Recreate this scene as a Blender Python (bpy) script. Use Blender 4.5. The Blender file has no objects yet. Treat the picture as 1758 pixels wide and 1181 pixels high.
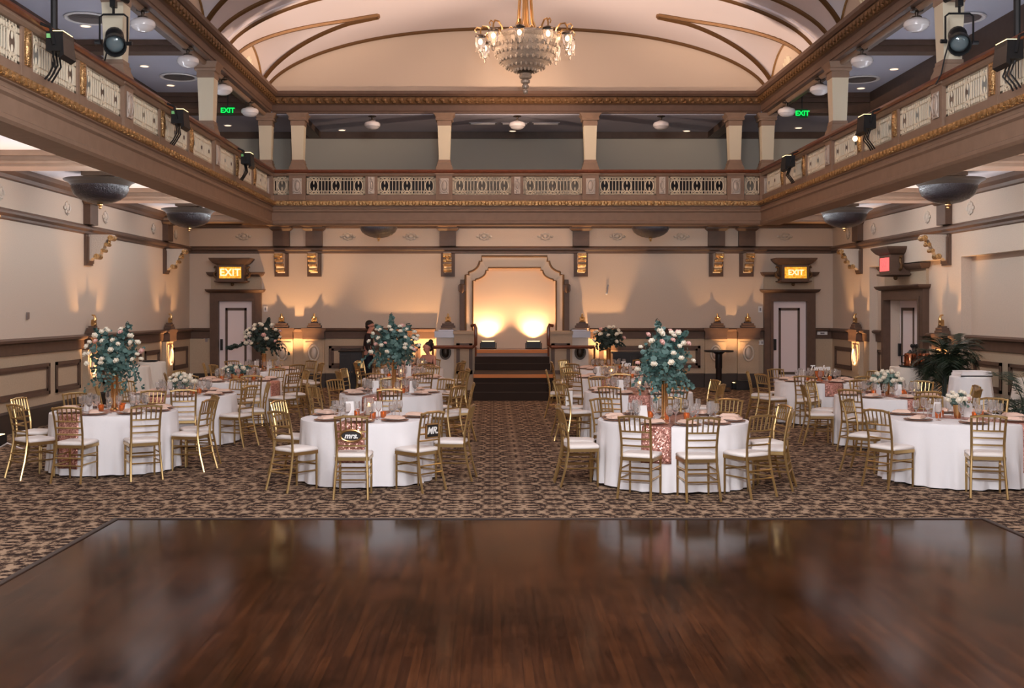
import bpy, bmesh, math, random
from mathutils import Vector, Matrix
PI = math.pi
SC = bpy.context.scene
COL = SC.collection
random.seed(7)
# ---------------------------------------------------------------- camera frame (photo is 1758 x 1181)
F, CX, CY, H = 1900.0, 845.0, 531.0, 2.1
def PX(px, Y): return (px - CX) * Y / F
def PZ(py, Y): return H - (py - CY) * Y / F

# ---------------------------------------------------------------- materials
def mat(name, col, rough=0.6, metal=0.0, emit=None, es=0.0, noise=None, bump=None, trans=0.0, coat=0.0, alpha=1.0, ior=1.45, sss=0):
    m = bpy.data.materials.new(name); m.use_nodes = True
    nt = m.node_tree; b = nt.nodes['Principled BSDF']
    b.inputs['Base Color'].default_value = (*col, 1); b.inputs['Roughness'].default_value = rough
    b.inputs['Metallic'].default_value = metal; b.inputs['IOR'].default_value = ior
    if trans: b.inputs['Transmission Weight'].default_value = trans
    if coat: b.inputs['Coat Weight'].default_value = coat; b.inputs['Coat Roughness'].default_value = .1
    if emit: b.inputs['Emission Color'].default_value = (*emit, 1); b.inputs['Emission Strength'].default_value = es
    if alpha < 1: b.inputs['Alpha'].default_value = alpha
    if noise or bump:
        tc = nt.nodes.new('ShaderNodeTexCoord')
    if noise:
        sc, amt = noise
        n = nt.nodes.new('ShaderNodeTexNoise'); n.inputs['Scale'].default_value = sc; n.inputs['Detail'].default_value = 6
        nt.links.new(tc.outputs['Object'], n.inputs['Vector'])
        r = nt.nodes.new('ShaderNodeMapRange'); r.inputs['From Min'].default_value = .3; r.inputs['From Max'].default_value = .7
        r.inputs['To Min'].default_value = 1 - amt; r.inputs['To Max'].default_value = 1 + amt
        nt.links.new(n.outputs['Fac'], r.inputs['Value'])
        mx = nt.nodes.new('ShaderNodeVectorMath'); mx.operation = 'SCALE'; mx.inputs[0].default_value = col
        nt.links.new(r.outputs['Result'], mx.inputs['Scale']); nt.links.new(mx.outputs['Vector'], b.inputs['Base Color'])
    if bump:
        sc, st = bump
        n2 = nt.nodes.new('ShaderNodeTexNoise'); n2.inputs['Scale'].default_value = sc; n2.inputs['Detail'].default_value = 4
        nt.links.new(tc.outputs['Object'], n2.inputs['Vector'])
        bp = nt.nodes.new('ShaderNodeBump'); bp.inputs['Strength'].default_value = st; bp.inputs['Distance'].default_value = .02
        nt.links.new(n2.outputs['Fac'], bp.inputs['Height']); nt.links.new(bp.outputs['Normal'], b.inputs['Normal'])
    return m

def node(nt, t, **kw):
    n = nt.nodes.new(t)
    for k, v in kw.items():
        if k in n.inputs: n.inputs[k].default_value = v
        else: setattr(n, k, v)
    return n

M = {}
M['wall'] = mat('wall_paint', (.62, .50, .41), .85, noise=(60, .05), bump=(120, .12))
M['vault'] = mat('vault_plaster', (.72, .66, .69), .85, bump=(90, .08))
M['tymp'] = mat('tympanum_paint', (.62, .50, .40), .85, bump=(120, .1))
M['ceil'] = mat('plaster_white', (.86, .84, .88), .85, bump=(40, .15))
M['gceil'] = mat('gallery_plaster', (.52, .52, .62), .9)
M['gwall'] = mat('gallery_paint', (.52, .49, .42), .9, bump=(100, .1))
M['trim'] = mat('umber_woodwork', (.118, .068, .047), .5, noise=(8, .10))
M['trimd'] = mat('dark_umber_woodwork', (.10, .062, .045), .5, noise=(8, .1))
M['taupe'] = mat('taupe_woodwork', (.29, .19, .132), .55, noise=(6, .08))
M['wains'] = mat('wainscot_paint', (.50, .38, .27), .7, noise=(40, .05))
M['base'] = mat('baseboard_dark', (.05, .034, .028), .5)
M['cream'] = mat('cream_plaster', (.74, .66, .50), .7, bump=(60, .05))
M['lattice'] = mat('cream_lattice', (.80, .70, .53), .6)
M['gilt'] = mat('gilt_plaster', (.50, .31, .14), .24, .8, bump=(30, .9))
M['giltd'] = mat('antique_gilt', (.15, .075, .028), .42, .35, bump=(60, .4))
M['silver'] = mat('silvered_plaster', (.60, .52, .45), .45, .4, bump=(50, .5))
M['mahog'] = mat('mahogany_rail', (.16, .045, .02), .3, noise=(12, .2))
M['dark'] = mat('near_black_wood', (.018, .012, .012), .4)
M['black'] = mat('black_metal', (.012, .012, .013), .45)
M['bronze'] = mat('dark_bronze', (.05, .034, .024), .35, .5)
M['bowl'] = mat('cut_crystal_bowl', (.026, .019, .023), .14, .1, bump=(45, 1.0), coat=.1)
M['door'] = mat('lavender_grey_door', (.84, .73, .74), .6)
M['chair'] = mat('gold_chair_lacquer', (.52, .355, .155), .28, .86)
M['cushion'] = mat('white_cushion', (.86, .80, .76), .8)
M['cloth'] = mat('white_linen', (.87, .85, .86), .85, bump=(25, .08))
M['cloth2'] = mat('ivory_linen', (.72, .655, .585), .85, bump=(25, .08))
M['gold'] = mat('polished_gold', (.80, .46, .20), .2, 1.0)
M['goldv'] = mat('brushed_gold', (.60, .37, .16), .3, 1.0)
M['plate'] = mat('glazed_plate', (.80, .74, .70), .25, coat=.4)
M['charger'] = mat('rose_charger', (.42, .22, .15), .35, .4)
M['napkin'] = mat('blush_napkin', (.78, .55, .44), .85)
M['card'] = mat('white_card', (.88, .85, .83), .8)
M['ink'] = mat('ink', (.05, .04, .04), .8)
M['chalk'] = mat('white_lettering', (.9, .88, .86), .7)
M['slate'] = mat('slate_board', (.018, .014, .014), .5)
M['glass'] = mat('clear_glass', (.95, .93, .92), .03, trans=.92, ior=1.3)
M['amber'] = mat('amber_glass', (.50, .13, .035), .1, trans=.4, emit=(1, .3, .08), es=.05)
M['wax'] = mat('ivory_wax', (.9, .82, .7), .6)
M['flame'] = mat('candle_flame', (1, .7, .3), .5, emit=(1, .55, .18), es=14)
M['crystal'] = mat('lead_crystal', (.42, .34, .27), .06, .3, bump=(55, .8), coat=.6)
M['bulb'] = mat('warm_bulb', (1, .8, .6), .5, emit=(1, .72, .42), es=4)
M['opal'] = mat('opal_glass', (.78, .75, .76), .25, coat=.5)
M['downl'] = mat('downlight_glow', (1, .8, .6), .5, emit=(1, .70, .48), es=1.6)
M['petal'] = mat('cream_petals', (.90, .83, .70), .75)
M['petalp'] = mat('blush_petals', (.82, .52, .46), .75)
M['stemg'] = mat('stem_green', (.05, .10, .06), .6)
M['palm'] = mat('dark_palm_leaf', (.016, .028, .014), .5)
M['pot'] = mat('dark_planter', (.03, .022, .02), .5)
M['steel'] = mat('steel_grey', (.30, .27, .28), .35, .7)
M['copper'] = mat('copper_urn', (.34, .12, .06), .16, 1.0)
M['skin'] = mat('skin', (.55, .26, .19), .6)
M['shirt'] = mat('dark_shirt', (.022, .010, .012), .8)
M['hair'] = mat('dark_hair', (.012, .008, .007), .6)
M['pants'] = mat('navy_trousers', (.010, .011, .022), .8)
M['exitg'] = mat('exit_green', (0, .25, .05), .5, emit=(0.0, 1.0, .12), es=.9)
M['exitgd'] = mat('exit_green_face', (0, .05, .01), .5, emit=(0, .3, .04), es=.05)
M['exitr'] = mat('exit_red', (.8, .1, .1), .5, emit=(1, .16, .15), es=.9)
M['white'] = mat('white_plastic', (.80, .77, .77), .5)
M['lens'] = mat('stage_lens', (.25, .33, .36), .05, .3, coat=1)
M['rigglow'] = mat('lamp_slot_glow', (1, .8, .4), .5, emit=(1, .72, .32), es=3.5)
M['tape'] = mat('green_tape', (.3, .8, .3), .6)
M['stair'] = mat('stair_carpet', (.030, .018, .013), .95)
M['nosing'] = mat('amber_nosing', (.62, .20, .04), .5)
M['stage'] = mat('stage_boards', (.26, .20, .19), .5)

def leaf_mat(name, c1, c2):
    m = bpy.data.materials.new(name); m.use_nodes = True; nt = m.node_tree; b = nt.nodes['Principled BSDF']
    g = node(nt, 'ShaderNodeNewGeometry'); r = node(nt, 'ShaderNodeValToRGB')
    r.color_ramp.elements[0].color = (*c1, 1); r.color_ramp.elements[1].color = (*c2, 1)
    nt.links.new(g.outputs['Random Per Island'], r.inputs['Fac']); nt.links.new(r.outputs['Color'], b.inputs['Base Color'])
    b.inputs['Roughness'].default_value = .55
    return m
M['leaf'] = leaf_mat('eucalyptus_leaf', (.018, .060, .052), (.135, .245, .22))
M['leafd'] = leaf_mat('dark_foliage', (.010, .022, .016), (.04, .065, .05))
M['leafs'] = leaf_mat('sage_foliage', (.05, .11, .09), (.22, .32, .26))

def carpet_mat():
    m = bpy.data.materials.new('patterned_carpet'); m.use_nodes = True; nt = m.node_tree; b = nt.nodes['Principled BSDF']; L = nt.links.new
    tc = node(nt, 'ShaderNodeTexCoord')
    sep = node(nt, 'ShaderNodeSeparateXYZ'); L(tc.outputs['Object'], sep.inputs[0])
    def rep(sock, period):          # mirror repeat so that the motif tiles
        a = node(nt, 'ShaderNodeMath', operation='PINGPONG'); L(sock, a.inputs[0]); a.inputs[1].default_value = period; return a.outputs[0]
    cb = node(nt, 'ShaderNodeCombineXYZ'); L(rep(sep.outputs[0], .34), cb.inputs[0]); L(rep(sep.outputs[1], .31), cb.inputs[1])
    n = node(nt, 'ShaderNodeTexNoise', Scale=7.0, Detail=6.0, Roughness=.75, Distortion=2.0); L(cb.outputs[0], n.inputs['Vector'])
    v = node(nt, 'ShaderNodeTexVoronoi', Scale=13.0); L(cb.outputs[0], v.inputs['Vector'])
    n2 = node(nt, 'ShaderNodeTexNoise', Scale=55.0, Detail=3.0, Roughness=.7); L(tc.outputs['Object'], n2.inputs['Vector'])
    a = node(nt, 'ShaderNodeMath', operation='MULTIPLY_ADD'); L(v.outputs['Distance'], a.inputs[0]); a.inputs[1].default_value = .35; L(n.outputs['Fac'], a.inputs[2])
    a2 = node(nt, 'ShaderNodeMath', operation='MULTIPLY_ADD'); L(n2.outputs['Fac'], a2.inputs[0]); a2.inputs[1].default_value = .45
    n3 = node(nt, 'ShaderNodeTexNoise', Scale=5.0, Detail=3.0, Roughness=.6); L(tc.outputs['Object'], n3.inputs['Vector'])
    a3 = node(nt, 'ShaderNodeMath', operation='MULTIPLY_ADD'); L(n3.outputs['Fac'], a3.inputs[0]); a3.inputs[1].default_value = .32; a3.inputs[2].default_value = -.16
    a4 = node(nt, 'ShaderNodeMath', operation='ADD'); L(a.outputs[0], a4.inputs[0]); L(a3.outputs[0], a4.inputs[1]); L(a4.outputs[0], a2.inputs[2])
    r = node(nt, 'ShaderNodeValToRGB'); r.color_ramp.elements[0].position = .80; r.color_ramp.elements[0].color = (.030, .018, .015, 1)
    r.color_ramp.elements[1].position = 1.02; r.color_ramp.elements[1].color = (.41, .285, .19, 1)
    e = r.color_ramp.elements.new(.88); e.color = (.070, .042, .032, 1)
    e = r.color_ramp.elements.new(.925); e.color = (.22, .145, .095, 1)
    L(a2.outputs[0], r.inputs['Fac']); L(r.outputs['Color'], b.inputs['Base Color'])
    b.inputs['Roughness'].default_value = .95; b.inputs['Specular IOR Level'].default_value = .1
    bp = node(nt, 'ShaderNodeBump', Strength=.5, Distance=.01); L(n2.outputs['Fac'], bp.inputs['Height']); L(bp.outputs['Normal'], b.inputs['Normal'])
    return m
M['carpet'] = carpet_mat()

def wood_mat():
    m = bpy.data.materials.new('varnished_dance_floor'); m.use_nodes = True; nt = m.node_tree; b = nt.nodes['Principled BSDF']; L = nt.links.new
    tc = node(nt, 'ShaderNodeTexCoord')
    mp = node(nt, 'ShaderNodeMapping'); mp.inputs['Rotation'].default_value = (0, 0, PI / 2); L(tc.outputs['Object'], mp.inputs[0])
    br = node(nt, 'ShaderNodeTexBrick', Scale=1.0); L(mp.outputs[0], br.inputs['Vector'])
    br.inputs['Color1'].default_value = (.040, .0125, .0042, 1); br.inputs['Color2'].default_value = (.022, .0070, .0030, 1)
    br.inputs['Mortar'].default_value = (.012, .005, .003, 1); br.inputs['Mortar Size'].default_value = .0016
    br.inputs['Brick Width'].default_value = .95; br.inputs['Row Height'].default_value = .06; br.inputs['Bias'].default_value = -.1
    mp2 = node(nt, 'ShaderNodeMapping'); mp2.inputs['Scale'].default_value = (22, 1.1, 1); L(tc.outputs['Object'], mp2.inputs[0])
    n = node(nt, 'ShaderNodeTexNoise', Scale=1.6, Detail=7.0, Roughness=.65); L(mp2.outputs[0], n.inputs['Vector'])
    n2 = node(nt, 'ShaderNodeTexNoise', Scale=.75, Detail=6.0, Roughness=.6); L(tc.outputs['Object'], n2.inputs['Vector'])
    r1 = node(nt, 'ShaderNodeMapRange'); r1.inputs['From Min'].default_value = .3; r1.inputs['From Max'].default_value = .7; r1.inputs['To Min'].default_value = .55; r1.inputs['To Max'].default_value = 1.45; L(n.outputs['Fac'], r1.inputs[0])
    r2 = node(nt, 'ShaderNodeMapRange'); r2.inputs['From Min'].default_value = .35; r2.inputs['From Max'].default_value = .68; r2.inputs['To Min'].default_value = .5; r2.inputs['To Max'].default_value = 1.55; L(n2.outputs['Fac'], r2.inputs[0])
    ml = node(nt, 'ShaderNodeMath', operation='MULTIPLY'); L(r1.outputs[0], ml.inputs[0]); L(r2.outputs[0], ml.inputs[1])
    s = node(nt, 'ShaderNodeVectorMath', operation='SCALE'); L(br.outputs['Color'], s.inputs[0]); L(ml.outputs[0], s.inputs['Scale'])
    # scuffs and worn patches
    mp3 = node(nt, 'ShaderNodeMapping'); mp3.inputs['Scale'].default_value = (14, 3.0, 1); L(tc.outputs['Object'], mp3.inputs[0])
    n3 = node(nt, 'ShaderNodeTexNoise', Scale=2.2, Detail=9.0, Roughness=.8); L(mp3.outputs[0], n3.inputs['Vector'])
    rr = node(nt, 'ShaderNodeMapRange'); rr.inputs['From Min'].default_value = .68; rr.inputs['From Max'].default_value = .80; L(n3.outputs['Fac'], rr.inputs[0])
    mx = node(nt, 'ShaderNodeMix', data_type='RGBA'); L(rr.outputs[0], mx.inputs[0]); L(s.outputs[0], mx.inputs[6]); mx.inputs[7].default_value = (.075, .036, .020, 1)
    L(mx.outputs[2], b.inputs['Base Color'])
    ro = node(nt, 'ShaderNodeMapRange'); ro.inputs['From Min'].default_value = .3; ro.inputs['From Max'].default_value = .75; ro.inputs['To Min'].default_value = .10; ro.inputs['To Max'].default_value = .17; L(n2.outputs['Fac'], ro.inputs[0])
    L(ro.outputs[0], b.inputs['Roughness'])
    bp = node(nt, 'ShaderNodeBump', Strength=.05, Distance=.003); L(n.outputs['Fac'], bp.inputs['Height']); L(bp.outputs['Normal'], b.inputs['Normal'])
    b.inputs['IOR'].default_value = 1.16
    return m
M['wood'] = wood_mat()

def sequin_mat():
    m = bpy.data.materials.new('rose_sequins'); m.use_nodes = True; nt = m.node_tree; b = nt.nodes['Principled BSDF']; L = nt.links.new
    tc = node(nt, 'ShaderNodeTexCoord'); v = node(nt, 'ShaderNodeTexVoronoi', Scale=75.0); L(tc.outputs['Object'], v.inputs['Vector'])
    r = node(nt, 'ShaderNodeValToRGB'); r.color_ramp.elements[0].color = (.34, .11, .085, 1); r.color_ramp.elements[1].color = (.74, .42, .34, 1)
    sp = node(nt, 'ShaderNodeSeparateColor'); L(v.outputs['Color'], sp.inputs[0]); L(sp.outputs[0], r.inputs['Fac']); L(r.outputs['Color'], b.inputs['Base Color'])
    b.inputs['Metallic'].default_value = .45; b.inputs['Roughness'].default_value = .32
    sub = node(nt, 'ShaderNodeVectorMath', operation='MULTIPLY_ADD'); L(v.outputs['Color'], sub.inputs[0]); sub.inputs[1].default_value = (.7, .7, .7); sub.inputs[2].default_value = (-.35, -.35, -.35)
    g = node(nt, 'ShaderNodeNewGeometry'); ad = node(nt, 'ShaderNodeVectorMath', operation='ADD'); L(g.outputs['Normal'], ad.inputs[0]); L(sub.outputs[0], ad.inputs[1])
    nm = node(nt, 'ShaderNodeVectorMath', operation='NORMALIZE'); L(ad.outputs[0], nm.inputs[0]); L(nm.outputs[0], b.inputs['Normal'])
    return m
M['sequin'] = sequin_mat()

def amber_panel_mat():
    m = bpy.data.materials.new('lit_amber_mosaic'); m.use_nodes = True; nt = m.node_tree; b = nt.nodes['Principled BSDF']; L = nt.links.new
    tc = node(nt, 'ShaderNodeTexCoord'); v = node(nt, 'ShaderNodeTexVoronoi', Scale=26.0); L(tc.outputs['Object'], v.inputs['Vector'])
    r = node(nt, 'ShaderNodeValToRGB'); r.color_ramp.elements[0].color = (.75, .24, .01, 1); r.color_ramp.elements[1].color = (1, .62, .06, 1)
    sp = node(nt, 'ShaderNodeSeparateColor'); L(v.outputs['Color'], sp.inputs[0]); L(sp.outputs[1], r.inputs['Fac'])
    L(r.outputs['Color'], b.inputs['Base Color']); L(r.outputs['Color'], b.inputs['Emission Color']); b.inputs['Emission Strength'].default_value = .7
    return m
M['amberp'] = amber_panel_mat()
M['signw'] = mat('lit_letter', (1, .95, .7), .5, emit=(1, .93, .62), es=.8)
M['signg'] = mat('lit_green_letter', (.4, .8, .2), .5, emit=(.35, .75, .12), es=.7)

# ---------------------------------------------------------------- mesh building
class MB:
    def __init__(s): s.v = []; s.f = []
    def add(s, vs, fs):
        o = len(s.v); s.v += [tuple(p) for p in vs]; s.f += [tuple(i + o for i in f) for f in fs]; return s
    def box(s, a, b):
        (x0, y0, z0), (x1, y1, z1) = a, b
        return s.add([(x0,y0,z0),(x1,y0,z0),(x1,y1,z0),(x0,y1,z0),(x0,y0,z1),(x1,y0,z1),(x1,y1,z1),(x0,y1,z1)],
                     [(0,3,2,1),(4,5,6,7),(0,1,5,4),(1,2,6,5),(2,3,7,6),(3,0,4,7)])
    def frus(s, c0, h0, c1, h1):      # rectangular frustum: centre (x,y,z) + half sizes (hx,hy) at both ends
        vs = [(c[0]+sx*h[0], c[1]+sy*h[1], c[2]) for c, h in ((c0,h0),(c1,h1)) for sx, sy in ((-1,-1),(1,-1),(1,1),(-1,1))]
        return s.add(vs, [(0,3,2,1),(4,5,6,7),(0,1,5,4),(1,2,6,5),(2,3,7,6),(3,0,4,7)])
    def stack(s, x, y, prof):         # square turned profile: [(z, hx, hy)]
        vs = []; fs = []
        for z, hx, hy in prof: vs += [(x-hx,y-hy,z),(x+hx,y-hy,z),(x+hx,y+hy,z),(x-hx,y+hy,z)]
        for i in range(len(prof)-1):
            for k in range(4): a = i*4+k; b = i*4+(k+1)%4; fs.append((a, b, b+4, a+4))
        fs.append((3,2,1,0)); n = (len(prof)-1)*4; fs.append((n, n+1, n+2, n+3)); return s.add(vs, fs)
    def prism(s, poly, plane, d0, d1):
        m = {'xz': lambda u, w, d: (u, d, w), 'yz': lambda u, w, d: (d, u, w), 'xy': lambda u, w, d: (u, w, d)}[plane]
        n = len(poly); vs = [m(u, w, d0) for u, w in poly] + [m(u, w, d1) for u, w in poly]
        fs = [tuple(range(n))[::-1], tuple(range(n, 2*n))] + [(i, (i+1)%n, n+(i+1)%n, n+i) for i in range(n)]
        return s.add(vs, fs)
    def lathe(s, prof, n=20, c=(0,0,0)):
        vs = []; fs = []
        for r, z in prof:
            for k in range(n): a = 2*PI*k/n; vs.append((c[0]+r*math.cos(a), c[1]+r*math.sin(a), c[2]+z))
        for i in range(len(prof)-1):
            for k in range(n): fs.append((i*n+k, i*n+(k+1)%n, (i+1)*n+(k+1)%n, (i+1)*n+k))
        fs.append(tuple(range(n))[::-1]); fs.append(tuple(range((len(prof)-1)*n, len(prof)*n))); return s.add(vs, fs)
    def ball(s, c, r, n=10, m=6):
        r = (r, r, r) if not isinstance(r, tuple) else r
        vs = [(c[0], c[1], c[2]-r[2])]
        for i in range(1, m):
            t = -PI/2 + PI*i/m
            for k in range(n): a = 2*PI*k/n; vs.append((c[0]+r[0]*math.cos(t)*math.cos(a), c[1]+r[1]*math.cos(t)*math.sin(a), c[2]+r[2]*math.sin(t)))
        vs.append((c[0], c[1], c[2]+r[2])); fs = []
        for k in range(n): fs.append((0, 1+(k+1)%n, 1+k))
        for i in range(m-2):
            for k in range(n): a = 1+i*n+k; b = 1+i*n+(k+1)%n; fs.append((a, b, b+n, a+n))
        e = len(vs)-1; q = 1+(m-2)*n
        for k in range(n): fs.append((q+k, q+(k+1)%n, e))
        return s.add(vs, fs)
    def tube(s, pts, r, n=8, closed=False):
        P = [Vector(p) for p in pts]; N = len(P); rs = r if isinstance(r, (list, tuple)) else [r]*N
        vs = []; fs = []; up = None
        for i in range(N):
            a = P[i-1] if (i > 0 or closed) else P[i]; b = P[(i+1)%N] if (i < N-1 or closed) else P[i]
            t = (b-a).normalized()
            if up is None: up = Vector((0,0,1)) if abs(t.z) < .9 else Vector((1,0,0))
            u = (up - t*up.dot(t))
            u = u.normalized() if u.length > 1e-6 else t.orthogonal().normalized()
            w = t.cross(u); up = u
            for k in range(n): an = 2*PI*k/n; vs.append(P[i] + (u*math.cos(an) + w*math.sin(an))*rs[i])
        for i in range(N if closed else N-1):
            j = (i+1)%N
            for k in range(n): fs.append((i*n+k, i*n+(k+1)%n, j*n+(k+1)%n, j*n+k))
        if not closed: fs.append(tuple(range(n))[::-1]); fs.append(tuple(range((N-1)*n, N*n)))
        return s.add(vs, fs)
    def xform(s, mtx):
        s.v = [tuple(mtx @ Vector(p)) for p in s.v]; return s
    def merge(s, o, mtx=None):
        return s.add([mtx @ Vector(p) for p in o.v] if mtx else o.v, o.f)
    def mesh(s, name, m, smooth=True, ang=38):
        me = bpy.data.meshes.new(name); me.from_pydata(s.v, [], s.f); me.validate(); me.update()
        bm = bmesh.new(); bm.from_mesh(me); bmesh.ops.recalc_face_normals(bm, faces=bm.faces); bm.to_mesh(me); bm.free()
        if m is not None: me.materials.append(M[m] if isinstance(m, str) else m)
        if smooth:
            me.polygons.foreach_set('use_smooth', [True]*len(me.polygons)); me.set_sharp_from_angle(angle=math.radians(ang))
        return me
    def build(s, name, m, parent=None, smooth=True, ang=38):
        o = bpy.data.objects.new(name, s.mesh(name, m, smooth, ang)); COL.objects.link(o)
        if parent is not None: o.parent = parent
        return o

def tag(o, label, cat, group=None, kind=None):
    o['label'] = label; o['category'] = cat
    if group: o['group'] = group
    if kind: o['kind'] = kind
    return o
def thing(name, label, cat, loc=(0,0,0), rz=0.0, group=None, kind=None):
    o = bpy.data.objects.new(name, None); COL.objects.link(o); o.empty_display_size = .1
    o.location = loc; o.rotation_euler = (0,0,rz); return tag(o, label, cat, group, kind)
TREE = {}
def dup(root, loc, rz, label, group=None, scale=None):
    r = root.copy(); COL.objects.link(r); r.location = loc; r.rotation_euler = (0,0,rz); r['label'] = label
    if scale is not None: r.scale = scale
    if group: r['group'] = group
    t = TREE.get(root.name)
    if t is None: t = TREE[root.name] = [(ch, list(ch.children)) for ch in root.children]
    for ch, gs in t:
        c = ch.copy(); COL.objects.link(c); c.parent = r
        for g in gs:
            d = g.copy(); COL.objects.link(d); d.parent = c
    return r
class Proto:        # builds a kind once, then copies it
    def __init__(s, fn, name, cat, group): s.fn, s.name, s.cat, s.group, s.root = fn, name, cat, group, None
    def put(s, loc, rz, label, scale=None, group=None):
        g = group or s.group
        if s.root is None:
            s.root = thing(s.name, label, s.cat, loc, rz, g); s.fn(s.root)
            if scale is not None: s.root.scale = scale
            return s.root
        r = dup(s.root, loc, rz, label, g, scale if scale is not None else (1,1,1)); return r
TRIM = [0]
def struct(name, mb, m, label, smooth=False, ang=38):
    o = mb.build(name, m, None, smooth, ang); o['kind'] = 'structure'; o['label'] = label; o['category'] = name.split('_')[0] if name.split('_')[0] != 'trim' else 'trim'
    return o
def trim(mb, m, label, smooth=False):
    TRIM[0] += 1; return struct('trim_%d' % TRIM[0], mb, m, label, smooth)
def text_mesh(txt, size, extrude, shear=0.0, name='lettering', m='chalk', parent=None, bold=0.0):
    cu = bpy.data.curves.new('text', 'FONT'); cu.body = txt; cu.size = size; cu.extrude = extrude; cu.shear = shear
    cu.align_x = 'CENTER'; cu.align_y = 'CENTER'; cu.offset = bold; cu.resolution_u = 4
    o = bpy.data.objects.new('text', cu); COL.objects.link(o)
    dg = bpy.context.evaluated_depsgraph_get(); me = bpy.data.meshes.new_from_object(o.evaluated_get(dg)); bpy.data.objects.remove(o); bpy.data.curves.remove(cu)
    me.materials.clear(); me.materials.append(M[m])
    ob = bpy.data.objects.new(name, me); COL.objects.link(ob)
    if parent: ob.parent = parent
    ob.rotation_euler = (PI/2, 0, 0)
    return ob
def lerp(a, b, t): return a + (b-a)*t
# ================================================================ THE HALL
YW, XL, XR = 29.8, -8.15, 9.17          # back, left, right walls
YF = -3.0                               # wall behind the photographer
YB, BXL, BXR = 27.0, -5.37, 6.56        # balcony front faces
X0 = .59                                # hall centre line
ZC, ZG, ZGB = 4.5, 7.3, 6.86            # ceilings: under balcony, side gallery, back gallery
PIL = [27.57, 22.28, 17.0, 11.7]        # wall pilasters (and consoles above them)
COLY = [21.55, 16.3, 11.05]             # gallery columns along the sides
def WX(px): return PX(px, YW)
def WZ(py): return PZ(py, YW)

# floors
struct('floor', MB().box((XL-.5, YF, -.1), (XR+.6, YW+.2, 0)), 'carpet', 'brown patterned carpet covering the ballroom')
DX0, DX1, DY1 = -3.72, 4.87, 11.0
struct('dance_floor', MB().box((DX0, YF+.05, .001), (DX1, DY1, .012)), 'wood', 'glossy reddish brown plank dance floor in front')
bd = MB().box((DX0-.05, YF+.05, .001), (DX0, DY1+.05, .02)).box((DX1, YF+.05, .001), (DX1+.05, DY1+.05, .02)).box((DX0, DY1, .001), (DX1, DY1+.05, .02))
trim(bd, 'base', 'dark edging strip round the dance floor')

# walls
struct('wall_back', MB().box((XL-.4, YW, 0), (XR+.6, YW+.2, ZC+.05)), 'wall', 'beige back wall below the balcony')
struct('wall_back_upper', MB().box((XL-.4, YW, ZC+.05), (XR+.6, YW+.2, 7.6)), 'gwall', 'grey beige gallery wall at the back')
struct('wall_left', MB().box((XL-.2, YF, 0), (XL, YW, ZC+.05)), 'wall', 'beige left wall below the balcony')
struct('wall_left_upper', MB().box((XL-.2, YF, ZC+.05), (XL, YW, 7.6)), 'gwall', 'grey beige gallery wall on the left')
struct('wall_right_upper', MB().box((XR, YF, ZC+.05), (XR+.2, YW, 7.6)), 'gwall', 'grey beige gallery wall on the right')
RA, RB, RH, RD = (22.56, 26.9), (17.3, 21.64), 3.13, .2      # two shallow alcoves in the right wall
DA = (23.95, 26.05)                                          # doorway inside the far alcove
wr = MB()
wr.box((XR, YF, 0), (XR+.7, RB[0], ZC+.05)).box((XR, RB[1], 0), (XR+.7, RA[0], ZC+.05)).box((XR, RA[1], 0), (XR+.7, YW, ZC+.05))
wr.box((XR, RB[0], RH), (XR+.7, RB[1], ZC+.05)).box((XR, RA[0], RH), (XR+.7, RA[1], ZC+.05))
wr.box((XR+RD, RB[0], 0), (XR+.7, RB[1], RH)).box((XR+RD, RA[0], 0), (XR+.7, DA[0], RH)).box((XR+RD, DA[1], 0), (XR+.7, RA[1], RH)).box((XR+RD, DA[0], 2.3), (XR+.7, DA[1], RH))
struct('wall_right', wr, 'wall', 'beige right wall with two shallow alcoves')
struct('wall_front', MB().box((XL-.4, YF-.2, 0), (XR+.6, YF, 9.4)), 'wall', 'wall behind the photographer')

# ceilings below the balconies
struct('ceiling_left', MB().box((XL, YF, ZC), (BXL-.05, YW, ZC+.12)), 'ceil', 'white ceiling under the left balcony')
struct('ceiling_right', MB().box((BXR+.05, YF, ZC), (XR, YW, ZC+.12)), 'ceil', 'white ceiling under the right balcony')
struct('ceiling_back', MB().box((BXL-.05, YB+.05, ZC), (BXR+.05, YW, ZC+.12)), 'ceil', 'white ceiling under the back balcony')
# gallery ceilings
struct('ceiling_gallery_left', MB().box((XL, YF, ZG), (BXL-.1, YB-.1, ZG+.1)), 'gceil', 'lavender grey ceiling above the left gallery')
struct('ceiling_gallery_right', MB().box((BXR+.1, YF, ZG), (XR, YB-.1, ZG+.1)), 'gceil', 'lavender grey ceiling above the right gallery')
struct('ceiling_gallery_back', MB().box((XL, YB+.1, ZGB), (XR, YW, ZGB+.1)), 'gceil', 'lavender grey ceiling above the back gallery')

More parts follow.
